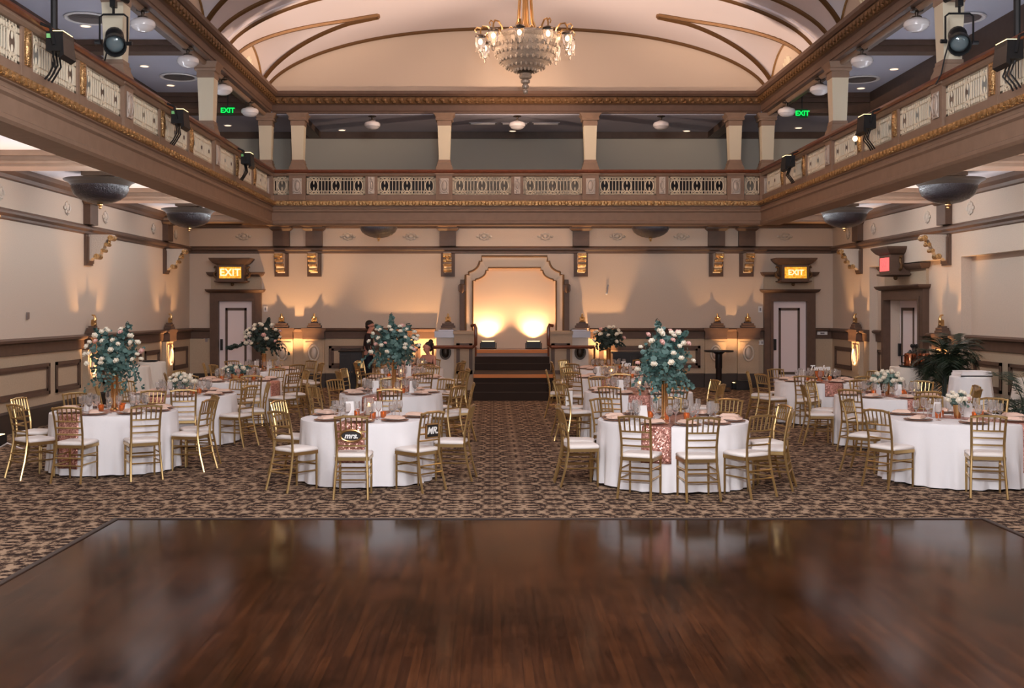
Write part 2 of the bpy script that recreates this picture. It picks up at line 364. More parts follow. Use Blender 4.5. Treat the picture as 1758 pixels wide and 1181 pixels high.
def run(poly, side, d0, d1, mb=None):      # poly: (u towards the hall, z), pushed along a balcony front
    mb = mb or MB()
    if side == 'back': return mb.prism([(YB-u, z) for u, z in poly], 'yz', d0, d1)
    if side == 'left': return mb.prism([(BXL+u, z) for u, z in poly], 'xz', d0, d1)
    return mb.prism([(BXR-u, z) for u, z in poly], 'xz', d0, d1)
SIDES = {'back': (BXL, BXR), 'left': (YF, YB), 'right': (YF, YB)}
SN = {'back': 'back', 'left': 'left', 'right': 'right'}
def at(side, u, d, z):
    return (d, YB-u, z) if side == 'back' else ((BXL+u, d, z) if side == 'left' else (BXR-u, d, z))
for sd, (d0, d1) in SIDES.items():
    e = .0 if sd == 'back' else .0
    beam = [(-.45,4.16),(.0,4.16),(.03,4.20),(.03,4.25),(0,4.27),(0,4.46),(.035,4.49),(.035,4.53),(.01,4.55),(.01,4.60),(.05,4.61),(.05,4.75),(-.02,4.77),(-.02,4.89),(-.14,4.89),(-.14,4.62),(-.45,4.62)]
    trim(run(beam, sd, d0, d1), 'taupe', 'stepped fascia beam of the %s balcony' % sd)
    # top rail of the parapet: moulding and mahogany hand rail
    trim(run([(-.12,5.345),(.0,5.345),(.03,5.38),(.03,5.415),(-.14,5.415)], sd, d0, d1), 'taupe', 'moulded parapet rail of the %s balcony' % sd)
    trim(run([(-.16,5.415),(.07,5.415),(.09,5.45),(.06,5.50),(-.15,5.50)], sd, d0, d1), 'mahog', 'mahogany hand rail of the %s balcony' % sd)
    # gilded bead band on the fascia
    L = d1-d0
    band = run([(.05,4.625),(.075,4.63),(.085,4.68),(.075,4.735),(.05,4.74)], sd, d0, d1)
    s0 = max(d0, 8.0) if sd != 'back' else d0
    n = int((d1-s0)/.16)
    for i in range(n):
        d = s0 + (i+.5)*(d1-s0)/n
        c = at(sd, .085, d, 4.68); r = (.055,.035,.055) if sd == 'back' else (.035,.055,.055)
        band.ball(c, r, 6, 4)
    trim(band, 'gilt', 'gilded bead band along the %s balcony fascia' % sd, True)
    # entablature above the columns
    trim(run([(-.4,6.88),(-.02,6.88),(-.02,6.93),(0,6.94),(0,7.08),(.04,7.1),(.04,7.26),(.12,7.28),(.17,7.33),(.17,7.40),(-.4,7.40)], sd, d0, d1), 'trim', 'brown entablature above the %s gallery' % sd)
    lea = run([(.03,7.10),(.06,7.11),(.10,7.18),(.115,7.25),(.03,7.26)], sd, d0, d1)
    n = int((d1-s0)/.2)
    for i in range(n):
        d = s0 + (i+.5)*(d1-s0)/n
        for q, (uu, zz, rr) in enumerate(((.10,7.20,.055),(.085,7.14,.04))):
            c = at(sd, uu, d + (.05 if q else 0), zz); lea.ball(c, (rr*1.25, .03, rr) if sd == 'back' else (.03, rr*1.25, rr), 6, 4)
    trim(lea, 'giltd', 'gilded leaf frieze on the %s cornice' % sd, True)
# round moulding under the side entablatures
for sd in ('left', 'right'):
    y = MB().tube([at(sd, -.19, 9.0, 6.87), at(sd, -.19, YB, 6.87)], .06, 10)
    trim(y, 'taupe', 'round beige moulding under the %s entablature' % sd, True)

# cross beams, crowns of galleries
for sd, x0, x1 in (('left', XL, BXL-.4), ('right', BXR+.4, XR)):
    for i, y in enumerate([26.75] + COLY):
        b = MB().box((x0, y-.17, 7.08), (x1, y+.17, ZG)).box((x0, y-.23, 7.2), (x1, y+.23, ZG))
        trim(b, 'trim', 'brown cross beam number %s of the %s gallery ceiling' % ('one two three four'.split()[i], sd))
    xs = (XL, XL+.12) if sd == 'left' else (XR-.12, XR)
    trim(MB().box((xs[0], YF, 6.74), (xs[1], 26.5, ZG)), 'trimd', 'dark crown board on the %s gallery wall' % sd)
trim(MB().box((XL, YW-.1, 6.69), (XR, YW, ZGB)), 'trimd', 'dark crown board on the back gallery wall')
for i, x in enumerate((PX(512,27.1), PX(1261,27.1))):
    trim(MB().box((x-.15, YB+.4, 6.7), (x+.15, YW-.1, ZGB)), 'trimd', 'dark beam across the back gallery ceiling, %s one' % ('left','right')[i])
trim(MB().box((XL, YB-.3, 6.95), (BXL-.4, YB+.1, ZG)).box((XL, YB-.3, ZGB-.02), (BXL-.4, YB+.1, 6.96)), 'trim', 'drop beam at the left end of the back gallery')
trim(MB().box((BXR+.4, YB-.3, 6.84), (XR, YB+.1, ZG)), 'trim', 'drop beam at the right end of the back gallery')

# ---------------------------------------------------------------- vault with lunettes
def vz(x):
    t = min(abs(x-X0)/6.2, 1.0); return 7.4 + 1.62*max(0.0, 1-t**2.4)**.6
LY = [25.25, 19.95, 14.65, 9.35]; LW = 1.42
def lun(x, y):
    a = abs(x-X0); best = 0
    for c in LY:
        t = abs(y-c)/LW
        if t < 1: best = 7.4 + (8.22 + .36*(6.15-a)/1.75 - 7.4)*math.sqrt(1-t*t)
    return best if a > 3.7 else 0
VX = 6.15
xs = [X0 - VX + 2*VX*i/120 for i in range(121)]
ys = [YF + i*.5 for i in range(int((8-YF)/.5))] + [8 + i*.08 for i in range(int((27.2-8)/.08)+1)]
if ys[-1] < 27.2: ys.append(27.2)
vs = [(x, y, max(vz(x), lun(x, y))) for y in ys for x in xs]
n = len(xs); fs = [(j*n+i, j*n+i+1, (j+1)*n+i+1, (j+1)*n+i) for j in range(len(ys)-1) for i in range(n-1)]
struct('ceiling_vault', MB().add(vs, fs), 'vault', 'pale barrel vault with side lunettes over the hall', True, 25)
# tympanum (end wall of the vault)
ty = MB(); pts = [(X0-VX, 7.38)] + [(x, vz(x)) for x in xs] + [(X0+VX, 7.38)]
ty.prism(pts, 'xz', 27.2, 27.35)
struct('wall_tympanum', ty, 'tymp', 'beige arched tympanum above the back gallery')
# vault side walls behind the lunettes
for sd, x in (('left', X0-VX-.1), ('right', X0+VX)):
    struct('wall_lunette_' + sd, MB().box((x, YF, 7.36), (x+.1, 27.3, 8.5)), 'tymp', 'beige lunette wall at the %s foot of the vault' % sd)
    for i, c in enumerate(LY[:3]):
        fan = MB(); xx = X0-VX+.01 if sd == 'left' else X0+VX-.01
        for k in range(9):
            a = PI*(k+.5)/9
            fan.tube([(xx, c, 7.42), (xx, c+.45*math.cos(a), 7.42+.45*math.sin(a))], [.015, .03], 5)
        trim(fan, 'cream', 'raised fan ornament in %s lunette %s' % (sd, 'one two three'.split()[i]))
def rib(mb, pts, r):
    mb.tube(pts, r, 6)
NXT = 40
def arch(y, off=0.0, r=.05):
    mb = MB(); pp = []
    for i in range(81):
        x = X0 - (VX-.06) + 2*(VX-.06)*i/80; pp.append((x, y, vz(x)-.02))
    rib(mb, pp, r); return mb
trim(arch(27.16, r=.05), 'giltd', 'gilded bead rib against the tympanum', True)
for i, c in enumerate((22.6, 17.3, 12.0)):
    trim(arch(c+.5, r=.045), 'giltd', 'far gilded bead of vault rib %s' % 'one two three'.split()[i], True)
    trim(arch(c+.22, r=.025), 'vault', 'pale bead of vault rib %s' % 'one two three'.split()[i], True)
    trim(arch(c-.5, r=.055), 'giltd', 'near gilded bead of vault rib %s' % 'one two three'.split()[i], True)
for sd, sg in (('left', -1), ('right', 1)):
    for i, c in enumerate(LY[:3]):
        pp = []
        for k in range(61):
            t = -1 + 2*k/60; y = c + t*LW
            # on the intersection of lunette and vault
            lo, hi = 3.2, VX-.02
            for _ in range(30):
                mid = (lo+hi)/2; xx = X0+sg*mid
                l = 7.4 + (8.22 + .36*(6.15-mid)/1.75 - 7.4)*math.sqrt(max(0,1-t*t))
                if l > vz(xx): hi = mid
                else: lo = mid
            pp.append((X0+sg*lo, y, vz(X0+sg*lo)-.02))
        mb = MB(); rib(mb, pp, .055)
        trim(mb, 'giltd', 'gilded bead round %s lunette %s' % (sd, 'one two three'.split()[i]), True)
        pp = [(X0+sg*(VX-.02), c + LW*.98*math.cos(a), 7.4+.82*math.sin(a)) for a in [PI*k/24 for k in range(25)]]
        mb = MB(); rib(mb, pp, .025); trim(mb, 'gilt', 'thin bead on the wall of %s lunette %s' % (sd, 'one two three'.split()[i]), True)

# ---------------------------------------------------------------- gallery columns
def col_parts(root):
    MB().stack(0, 0, [(4.76,.21,.20),(4.80,.20,.19),(5.40,.20,.19)]).build('pedestal', 'taupe', root)
    MB().stack(0, 0, [(5.38,.235,.22),(5.46,.235,.22),(5.47,.215,.2),(5.56,.205,.19),(5.64,.165,.16),(5.68,.17,.165),(5.70,.15,.15),(5.75,.15,.15)]).build('base', 'taupe', root)
    MB().stack(0, 0, [(5.75,.133,.133),(6.60,.160,.160)]).build('shaft', 'cream', root)
    MB().stack(0, 0, [(6.58,.165,.165),(6.62,.175,.175),(6.64,.17,.17),(6.70,.17,.17),(6.71,.2,.2),(6.75,.215,.215),(6.77,.2,.2),(6.82,.22,.22),(6.88,.27,.25)]).build('capital', 'taupe', root)
PC = Proto(col_parts, 'gallery_column', 'column', 'gallery columns')
def med_oval(root, y=-.215, z=5.1, rx=.085, rz=.15, m='silver'):
    f = MB(); f.tube([(rx*math.cos(a), y, z+rz*math.sin(a)) for a in [2*PI*k/20 for k in range(20)]], .018, 6, True)
    f.ball((0, y+.01, z), (rx*.8, .035, rz*.82), 12, 8)
    for sx in (-1,1):
        for sz in (-1,1): f.ball((sx*rx*1.0, y+.005, z+sz*rz*1.0), (.025,.015,.03), 6, 4)
    f.box((-rx-.025, y+.005, z-rz-.04), (rx+.025, y+.02, z+rz+.04))
    return f.build('medallion', m, root)
BC = [512, 763, 1013, 1261]
for i, px in enumerate(BC):
    r = PC.put((PX(px,27.1), YB+.15, 0), 0, 'cream tapered gallery column, %s of four along the back balcony' % ('leftmost','second from left','third from left','rightmost')[i])
    med_oval(r) if i == 0 else None
for sd, x in (('left', BXL-.17), ('right', BXR+.17)):
    PC.put((x, YB+.15, 0), 0, 'cream tapered column at the %s corner where back and side galleries meet' % sd)
    for i, y in enumerate(COLY):
        r = PC.put((x, y, 0), PI/2 if sd == 'left' else -PI/2, 'cream tapered column, %s from the corner along the %s gallery' % (('first','second','third')[i], sd))
# ---------------------------------------------------------------- balcony lattice panels and small posts
def lattice(w, ovals, z0=4.90, z1=5.34):
    mb = MB(); h = z1-z0; t = .012; d = .008
    bar = lambda xa, xb, za, zb: mb.box((xa, -d, za), (xb, d, zb))
    bar(-w/2, w/2, z0, z0+.03); bar(-w/2, w/2, z1-.03, z1); bar(-w/2, -w/2+.03, z0, z1); bar(w/2-.03, w/2, z0, z1)
    zi = h*.19
    bar(-w/2, w/2, z0+zi, z0+zi+.018); bar(-w/2, w/2, z1-zi-.018, z1-zi)
    cs = [-w/2+.17, 0, w/2-.17] if ovals == 3 else [0]
    xs = []
    for c in cs:
        xs += [c-.115, c+.115]
        mb.tube([(c+.10*math.cos(a), 0, (z0+z1)/2+.15*math.sin(a)) for a in [2*PI*k/16 for k in range(16)]], .013, 5, True)
        for zz in (z0+.05, z1-.05):
            mb.tube([(c-.1, 0, zz-.03), (c, 0, zz+.03), (c+.1, 0, zz-.03)], .011, 4); mb.tube([(c-.1, 0, zz+.03), (c, 0, zz-.03), (c+.1, 0, zz+.03)], .011, 4)
        mb.ball((c, 0, (z0+z1)/2+.075), (.02,.015,.05), 6, 4); mb.ball((c, 0, (z0+z1)/2-.075), (.02,.015,.05), 6, 4)
    for a, b in zip(xs[1::2], xs[2::2]) if ovals == 3 else []:
        for k in range(1, 4): xs.append(a+(b-a)*k/4)
    if ovals != 3: xs += [-w/2+.08, w/2-.08]
    for x in xs: bar(x-.009, x+.009, z0, z1)
    k = int(w/.085)
    for q in range(k):
        x = -w/2 + (q+.5)*w/k; bar(x-.008, x+.008, z0, z0+zi); bar(x-.008, x+.008, z1-zi, z1)
    return mb
def lat(w, ov): return lambda root: lattice(w, ov).build('lattice', 'lattice', root, False)
xc = [PX(p, YB) for p in (455, 512, 763, 1013, 1261, 1317)]
ORD = 'first second third fourth fifth sixth seventh eighth ninth tenth'.split()
def big_mesh(w, ov, nm): return lattice(w, ov).mesh(nm, 'lattice', False)
WB = (xc[2]-xc[1]-.40-.30)/2
LB, LS, LE = big_mesh(WB, 3, 'lattice_panel'), big_mesh(1.36, 3, 'lattice_panel_side'), big_mesh(.42, 1, 'lattice_panel_end')
def panel(me, loc, rz, label, g):
    o = bpy.data.objects.new('balcony_lattice', me); COL.objects.link(o); o.location = loc; o.rotation_euler = (0,0,rz); return tag(o, label, 'railing panel', g)
def small_post(root):
    MB().box((-.15,-.09,4.77),(.15,.09,5.40)).build('post', 'taupe', root, False)
    f = MB().box((-.075,-.115,4.92),(.075,-.09,5.33)); f.tube([(.05*math.cos(a), -.12, 5.125+.12*math.sin(a)) for a in [2*PI*k/14 for k in range(14)]], .015, 5, True)
    f.ball((0,-.11,5.125), (.035,.03,.10), 8, 6); f.ball((0,-.11,5.29), (.05,.025,.03), 8, 4); f.ball((0,-.11,4.96), (.05,.025,.03), 8, 4)
    f.build('ornament', 'silver', root)
PP = Proto(small_post, 'railing_post', 'railing post', 'ornamented railing posts')
def small_post2(root):
    MB().box((-.15,-.09,4.77),(.15,.09,5.40)).build('post', 'taupe', root, False)
    f = MB().ball((0,-.10,5.12), (.07,.04,.20), 10, 8); f.ball((0,-.10,5.29), (.05,.03,.035), 8, 4); f.ball((0,-.10,4.95), (.05,.03,.04), 8, 4)
    f.box((-.09,-.10,4.91),(.09,-.09,5.34)); f.build('ornament', 'gilt', root)
PP2 = Proto(small_post2, 'railing_post', 'railing post', 'gilded railing posts')
k = 0
for i in range(3):
    a, b = xc[i+1]+.20, xc[i+2]-.20; mid = (a+b)/2
    PP.put((mid, YB+.1, 0), 0, 'railing post with silvered ornament, %s of three on the back balcony' % ('left one','middle one','right one')[i])
    for c in ((a+mid-.15)/2, (mid+.15+b)/2):
        panel(LB, (c, YB+.05, 0), 0, 'cream lattice railing panel, %s of six long ones on the back balcony' % ORD[k], 'lattice panels of the back balcony'); k += 1
for q, (a, b) in enumerate(((xc[0]+.2, xc[1]-.2), (xc[4]+.2, xc[5]-.2))):
    panel(LE, ((a+b)/2, YB+.05, 0), 0, 'short lattice railing panel in the %s corner of the back balcony' % ('left','right')[q], 'lattice panels of the back balcony')
for sd, x, rz in (('left', BXL-.05, PI/2), ('right', BXR+.05, -PI/2)):
    k = 0; p = 0; ends = [26.8+.0] + COLY
    for i in range(3):
        y1, y0 = ends[i]-.2, ends[i+1]+.2; L = y1-y0; pw = (L-.6)/3
        for j in range(3):
            yc = y1 - pw/2 - j*(pw+.3)
            o = panel(LS, (x, yc, 0), rz, 'cream lattice railing panel, %s from the back on the %s balcony' % (ORD[k], sd), 'lattice panels of the %s balcony' % sd); o.scale = (pw/1.36,1,1); k += 1
            if j < 2:
                PP2.put((x-.05 if sd == 'left' else x+.05, yc-pw/2-.15, 0), rz, 'railing post with gilded ornament, %s from the back on the %s balcony' % (ORD[p], sd)); p += 1

# ---------------------------------------------------------------- wall mouldings
def wrun(poly, side, d0, d1, off=0.0):     # poly: (distance from the wall, z)
    if side == 'back': return MB().prism([(YW-u-off, z) for u, z in poly], 'yz', d0, d1)
    if side == 'left': return MB().prism([(XL+u+off, z) for u, z in poly], 'xz', d0, d1)
    return MB().prism([(XR-u-off, z) for u, z in poly], 'xz', d0, d1)
PICT = [(0,3.60),(.05,3.62),(.05,3.66),(.10,3.70),(.10,3.74),(.07,3.76),(0,3.80)]
CROWN = [(0,4.28),(.05,4.30),(.06,4.36),(.12,4.42),(.12,4.50),(0,4.50)]
RAIL = [(0,1.31),(.05,1.32),(.06,1.50),(.14,1.53),(.15,1.57),(.10,1.60),(0,1.60)]
BASE = [(0,0),(.05,0),(.05,.34),(.03,.38),(0,.38)]
DL = (WX(362), WX(450)); DR = (WX(1311), WX(1397))
def segs(side):
    if side == 'back': return [(XL, DL[0], 0), (DL[1], WX(748), 0), (WX(1012), DR[0], 0), (DR[1], XR, 0)]
    if side == 'left': return [(YF, YW, 0)]
    return [(YF, RB[0], 0), (RB[0], RB[1], -RD), (RB[1], RA[0], 0), (RA[0], DA[0]-.35, -RD), (DA[1]+.3, RA[1], -RD), (RA[1], YW, 0)]
for sd in ('back', 'left', 'right'):
    d0, d1 = (XL, XR) if sd == 'back' else (YF, YW)
    trim(wrun(PICT, sd, d0, d1), 'trim', 'brown picture rail on the %s wall' % sd)
    trim(wrun(CROWN, sd, d0, d1), 'trim', 'brown crown moulding under the ceiling of the %s wall' % sd)
    for i, (a, b, o) in enumerate(segs(sd)):
        trim(wrun(RAIL, sd, a, b, o), 'trim', 'brown wainscot cap rail, run %s of the %s wall' % (ORD[i], sd))
        struct('baseboard_%s_%d' % (sd, i+1), wrun(BASE, sd, a, b, o), 'base', 'dark baseboard, run %s of the %s wall' % (ORD[i], sd))
        trim(wrun([(0,.38),(.015,.38),(.015,1.31),(0,1.31)], sd, a, b, o), 'wains', 'tan wainscot, run %s of the %s wall' % (ORD[i], sd))
def frame_moulding(side, a, b, z0, z1, off=0.0, m='trim', name='panel', w=.11):
    mb = MB()
    for ww, u in ((w, .03), (w*.55, .05)):
        for (p, q, r, s) in ((a, b, z0, z0+ww), (a, b, z1-ww, z1), (a, a+ww, z0, z1), (b-ww, b, z0, z1)):
            lo, hi = off+.012, off+u
            if side == 'back': mb.box((p, YW-hi, r), (q, YW-lo, s))
            elif side == 'left': mb.box((XL+lo, p, r), (XL+hi, q, s))
            else: mb.box((XR-hi, p, r), (XR-lo, q, s))
    return trim(mb, m, name)
# wainscot panels
pl = [(28.2, 29.5), (25.9, 27.0), (23.1, 25.6), (20.6, 21.8), (17.6, 20.3), (15.4, 16.5), (12.3, 15.1)]
for i, (a, b) in enumerate(pl): frame_moulding('left', a, b, .55, 1.12, 0, 'trim', 'raised wainscot panel, %s from the back on the left wall' % ORD[i])
pr = [(28.1, 29.5, 0), (26.2, 26.8, -RD), (22.75, 23.4, -RD), (20.3, 21.45, -RD), (17.5, 20.0, -RD)]
for i, (a, b, o) in enumerate(pr): frame_moulding('right', a, b, .55, 1.12, o, 'trim', 'raised wainscot panel, %s from the back on the right wall' % ORD[i])
for i, (a, b) in enumerate(((565, 722), (1028, 1202))): frame_moulding('back', WX(a), WX(b), .52, 1.12, 0, 'trim', 'raised wainscot panel on the back wall, %s of the stage' % ('left', 'right')[i], .13)
trim(MB().box((XL+.02, YW-.04, .38), (DL[0], YW-.012, 1.31)), 'wains', 'plain wainscot beside the left exit door')

# pilasters of the wainscot, consoles, finials, medallions
def pilaster(root):
    MB().box((-.28,-.12,.38),(.28,0,1.30)).box((-.23,-.135,.5),(.23,-.12,1.22)).build('shaft', 'wains', root, False)
    MB().box((-.30,-.15,0),(.30,0,.38)).build('plinth', 'base', root, False)
    MB().stack(0,-.105,[(1.30,.29,.10),(1.34,.30,.105),(1.36,.29,.10),(1.50,.29,.10),(1.54,.33,.104),(1.60,.33,.104)]).build('cap', 'trim', root)
    f = MB(); f.tube([(.13*math.cos(a),-.15,.93+.2*math.sin(a)) for a in [2*PI*k/20 for k in range(20)]], .03, 6, True); f.ball((0,-.14,.93),(.09,.04,.16),12,8)
    f.build('medallion', 'silver', root)
PPI = Proto(pilaster, 'wainscot_pilaster', 'pilaster', 'wainscot pilasters with oval medallions')
def console(root):
    MB().box((-.19,-.05,2.98),(.19,0,3.60)).box((-.16,-.08,3.02),(.16,-.05,3.56)).build('back_plate', 'trim', root, False)
    prof = [(-.06,3.60),(-.52,3.60),(-.55,3.54),(-.50,3.49),(-.42,3.50),(-.38,3.42),(-.33,3.30),(-.27,3.20),(-.20,3.14),(-.12,3.13),(-.06,3.05)]
    MB().prism(prof, 'yz', -.10, .10).build('bracket', 'silver', root, True, 30)
    s = MB()
    for zz, yy, r in ((3.53,-.50,.06),(3.40,-.41,.04),(3.28,-.34,.04),(3.16,-.22,.06)): s.tube([(-.11, yy, zz), (.11, yy, zz)], r, 10)
    s.ball((0,-.44,3.45),(.05,.03,.05),8,6); s.build('scroll', 'gilt', root)
    MB().box((-.22,-.14,3.80),(.22,0,4.2)).stack(0,-.08,[(4.2,.23,.1),(4.26,.3,.16),(4.30,.3,.16),(4.34,.24,.1),(4.40,.34,.2),(4.5,.34,.2)]).build('frieze_block', 'trim', root)
PCO = Proto(console, 'wall_console', 'wall bracket', 'scrolled wall consoles')
def finial(root):
    MB().stack(0,0,[(0,.19,.085),(.06,.19,.085),(.065,.155,.075),(.12,.155,.075),(.125,.09,.06),(.16,.09,.06)]).build('base', 'trim', root)
    s = MB()
    for z, r in ((.19,.075),(.225,.07),(.26,.065)): s.tube([(-.07,-.02,z),(.07,-.02,z)], r*.5, 8)
    pts = [(0, -.02+.045*math.cos(a)*(1-.06*i), .30+.05*math.sin(a)+.012*i) for i, a in enumerate([PI*k/4 for k in range(9)])]
    s.tube([(0,-.05,.18),(0,.0,.24),(0,-.05,.30),(0,-.03,.37),(0,.02,.38)], [.04,.04,.035,.025,.012], 8); s.build('scroll', 'goldv', root)
PFI = Proto(finial, 'rail_finial', 'finial', 'gilded scroll finials')
for px, nm in ((486,'leftmost'), (540,'second from left'), (1227,'second from right'), (1283,'rightmost')):
    PPI.put((WX(px), YW, 0), 0, 'back wall wainscot pilaster with oval medallion, %s of four' % nm)
for px, nm in ((484,'leftmost'), (540,'second from left'), (769,'third from left'), (997,'fourth from left'), (1229,'fifth from left'), (1281,'rightmost')):
    PCO.put((WX(px), YW, 0), 0, 'gilded scroll console under the back picture rail, %s of six' % nm)
    PFI.put((WX(px+1), YW-(.11 if px not in (769, 997) else .3), 1.605), 0, 'gilded scroll finial on the back wall rail, %s of six' % nm)
for sd, rz, x in (('left', PI/2, XL), ('right', -PI/2, XR)):
    for i, y in enumerate(PIL[:3]):
        PPI.put((x, y, 0), rz, '%s wall wainscot pilaster with oval medallion, %s from the back' % (sd, ORD[i]))
        PCO.put((x, y, 0), rz, 'scroll console under the %s wall picture rail, %s from the back' % (sd, ORD[i]))
        PFI.put((x+(.11 if sd == 'left' else -.11), y, 1.605), rz, 'scroll finial on the %s wall rail, %s from the back' % (sd, ORD[i]))
def rosette(root):
    f = MB().ball((0,0,0),(.07,.035,.06),10,6)
    for k in range(8):
        a = 2*PI*k/8; f.ball((.13*math.cos(a)*(1.3 if k % 4 == 0 else .9), 0, .075*math.sin(a)), (.05,.02,.035), 8, 4)
    f.tube([(.11*math.cos(a),-.01,.075*math.sin(a)) for a in [2*PI*k/16 for k in range(16)]], .014, 5, True)
    f.build('plaster_relief', 'silver', root)
PRO = Proto(rosette, 'frieze_rosette', 'rosette', 'plaster rosettes on the frieze')
for i, px in enumerate((418, 597, 705, 831, 936, 1060, 1170, 1347)):
    PRO.put((WX(px), YW-.015, WZ(406)), 0, 'plaster rosette on the back wall frieze, %s from the left' % ORD[i])
for sd, rz, x in (('left', PI/2, XL+.015), ('right', -PI/2, XR-.015)):
    for i, y in enumerate((28.5, 26.6, 23.3, 21.2, 18.3)):
        PRO.put((x, y, 4.04), rz, 'plaster rosette on the %s wall frieze, %s from the back' % (sd, ORD[i]), (.8,1,1.3))

# cross beams under the side balconies
for sd, x0, x1 in (('left', XL, BXL-.3), ('right', BXR+.3, XR)):
    for i, y in enumerate(PIL[:3]):
        b = MB().box((x0, y-.28, 4.26), (x1, y+.28, ZC)).box((x0, y-.36, 4.42), (x1, y+.36, ZC)).box((x0, y-.32, 4.30), (x1, y+.32, 4.34))
        trim(b, 'taupe', 'brown ceiling beam under the %s balcony, %s from the back' % (sd, ORD[i]))
for i, px in enumerate((484, 540, 769, 997, 1229, 1281)):
    b = MB().box((WX(px)-.25, YB+.4, 4.3), (WX(px)+.25, YW-.1, ZC)).box((WX(px)-.32, YB+.4, 4.42), (WX(px)+.32, YW-.1, ZC))
    trim(b, 'taupe', 'brown ceiling beam under the back balcony, %s from the left' % ORD[i])

# ---------------------------------------------------------------- doors with sign lanterns
def door_unit(n, loc, rz, w, leaves, nm):
    r = thing('door_%d' % n, '%s with brown classical surround' % nm, 'door', loc, rz); r['kind'] = 'structure'
    hw = w/2; zt = 2.32
    for i in range(leaves):
        a, b = -hw + i*w/leaves, -hw + (i+1)*w/leaves
        d = MB().box((a+.005,-.04,.01),(b-.005,.0,zt)).build('door_leaf', 'door', r, False)
        fm = MB(); g = .17 if leaves == 1 else .14
        for (p, q, s, t) in ((a+g, b-g, .35, .42), (a+g, b-g, zt-.25, zt-.18), (a+g, a+g+.06, .35, zt-.18), (b-g-.06, b-g, .35, zt-.18)): fm.box((p,-.06,s),(q,-.04,t))
        fm.build('panel_moulding', 'trimd', d, False)
        MB().box((a+.04,-.10,1.0),(a+.10,-.04,1.30)).build('push_plate', 'black', d, False)
    f = MB().box((-hw-.23,-.14,0),(-hw,0,zt)).box((hw,-.14,0),(hw+.23,0,zt)).box((-hw-.23,-.14,zt),(hw+.23,0,zt+.22))
    f.box((-hw-.07,-.17,0),(-hw+.006,-.142,zt)).box((hw-.006,-.17,0),(hw+.07,-.142,zt)).box((-hw-.07,-.17,zt-.006),(hw+.07,-.142,zt+.07)).build('door_frame', 'trim', r, False)
    MB().stack(0,-.09,[(zt+.22,hw+.24,.09),(zt+.25,hw+.30,.15),(zt+.30,hw+.33,.19),(zt+.32,hw+.33,.19)]).build('cornice', 'trim', r)
    MB().box((-hw-.22,-.06,zt+.32),(hw+.22,0,zt+.66)).build('overdoor_panel', 'wains', r, False)
    MB().stack(0,-.07,[(zt+.66,hw+.22,.08),(zt+.70,hw+.28,.13),(zt+.76,hw+.31,.16),(zt+.78,hw+.31,.16)]).build('upper_cornice', 'trim', r)
    return r
def lantern(loc, rz, label, face, txt, tm, sz):
    r = thing('exit_sign', label, 'sign', loc, rz)      # origin at the wall, lantern bottom
    MB().box((-.36,-.50,0),(.36,-.02,.42)).box((-.34,-.51,.04),(-.30,-.50,.36)).box((.30,-.51,.04),(.34,-.50,.36)).build('housing', 'trim', r, False)
    MB().stack(0,-.26,[(-.06,.30,.2),(-.03,.42,.28),(0,.42,.28)]).build('base', 'trim', r)
    MB().stack(0,-.26,[(.42,.36,.24),(.46,.44,.30),(.54,.52,.36),(.57,.54,.38),(.60,.54,.38)]).build('roof', 'trim', r)
    s = MB()
    for sx in (-1, 1): s.tube([(sx*.38,-.3,.08),(sx*.46,-.3,.12),(sx*.48,-.3,.2),(sx*.42,-.3,.24),(sx*.40,-.3,.34),(sx*.47,-.3,.38)], .035, 6)
    s.ball((0,-.26,-.09),(.05,.05,.05),8,6); s.build('scroll', 'giltd', r)
    p = MB().box((-.29,-.515,.06),(.29,-.49,.36)).build('glass_panel', face, r, False)
    t = text_mesh(txt, sz, .004, 0, 'lettering', tm, p, .004); t.location = (0,-.522,.21)
    return r
dl = door_unit(1, ((DL[0]+DL[1])/2, YW, 0), 0, .91, 1, 'lavender grey left door in the back wall')
dr = door_unit(2, ((DR[0]+DR[1])/2, YW, 0), 0, .91, 1, 'lavender grey right door in the back wall')
d3 = door_unit(3, (XR+RD+.26, sum(DA)/2, 0), -PI/2, 2.08, 2, 'double door in the alcove of the right wall')
for c in d3.children:
    if c.name.split('.')[0] not in ('door_leaf',): c.location.y -= .26
lantern(((DL[0]+DL[1])/2-.05, YW, 2.86), 0, 'lit amber EXIT sign lantern over the left back door', 'amberp', 'EXIT', 'signw', .27)
lantern(((DR[0]+DR[1])/2+.05, YW, 2.86), 0, 'lit amber sign lantern over the right back door', 'amberp', 'EXIT', 'signw', .20)
lantern((XR+RD, sum(DA)/2, 2.9), -PI/2, 'red EXIT sign lantern over the right wall double door', 'exitr', 'EXIT', 'exitr', .2)

# green exit signs of the upper gallery
def gexit(px, py, nm):
    Y = 25.8; r = thing('exit_sign', 'green EXIT sign hanging in the %s back corner of the gallery' % nm, 'sign', (PX(px,Y), Y, PZ(py,Y)))
    p = MB().box((-.125,-.02,-.10),(.125,.02,.10)).build('panel', 'exitgd', r, False)
    MB().tube([(0,0,.10),(0,0,ZG-PZ(py,Y))], .012, 6).build('rod', 'black', r)
    t = text_mesh('EXIT', .16, .004, 0, 'lettering', 'exitg', p, .006); t.location = (0,-.022,0)
gexit(391, 190, 'left'); gexit(1377, 195, 'right')
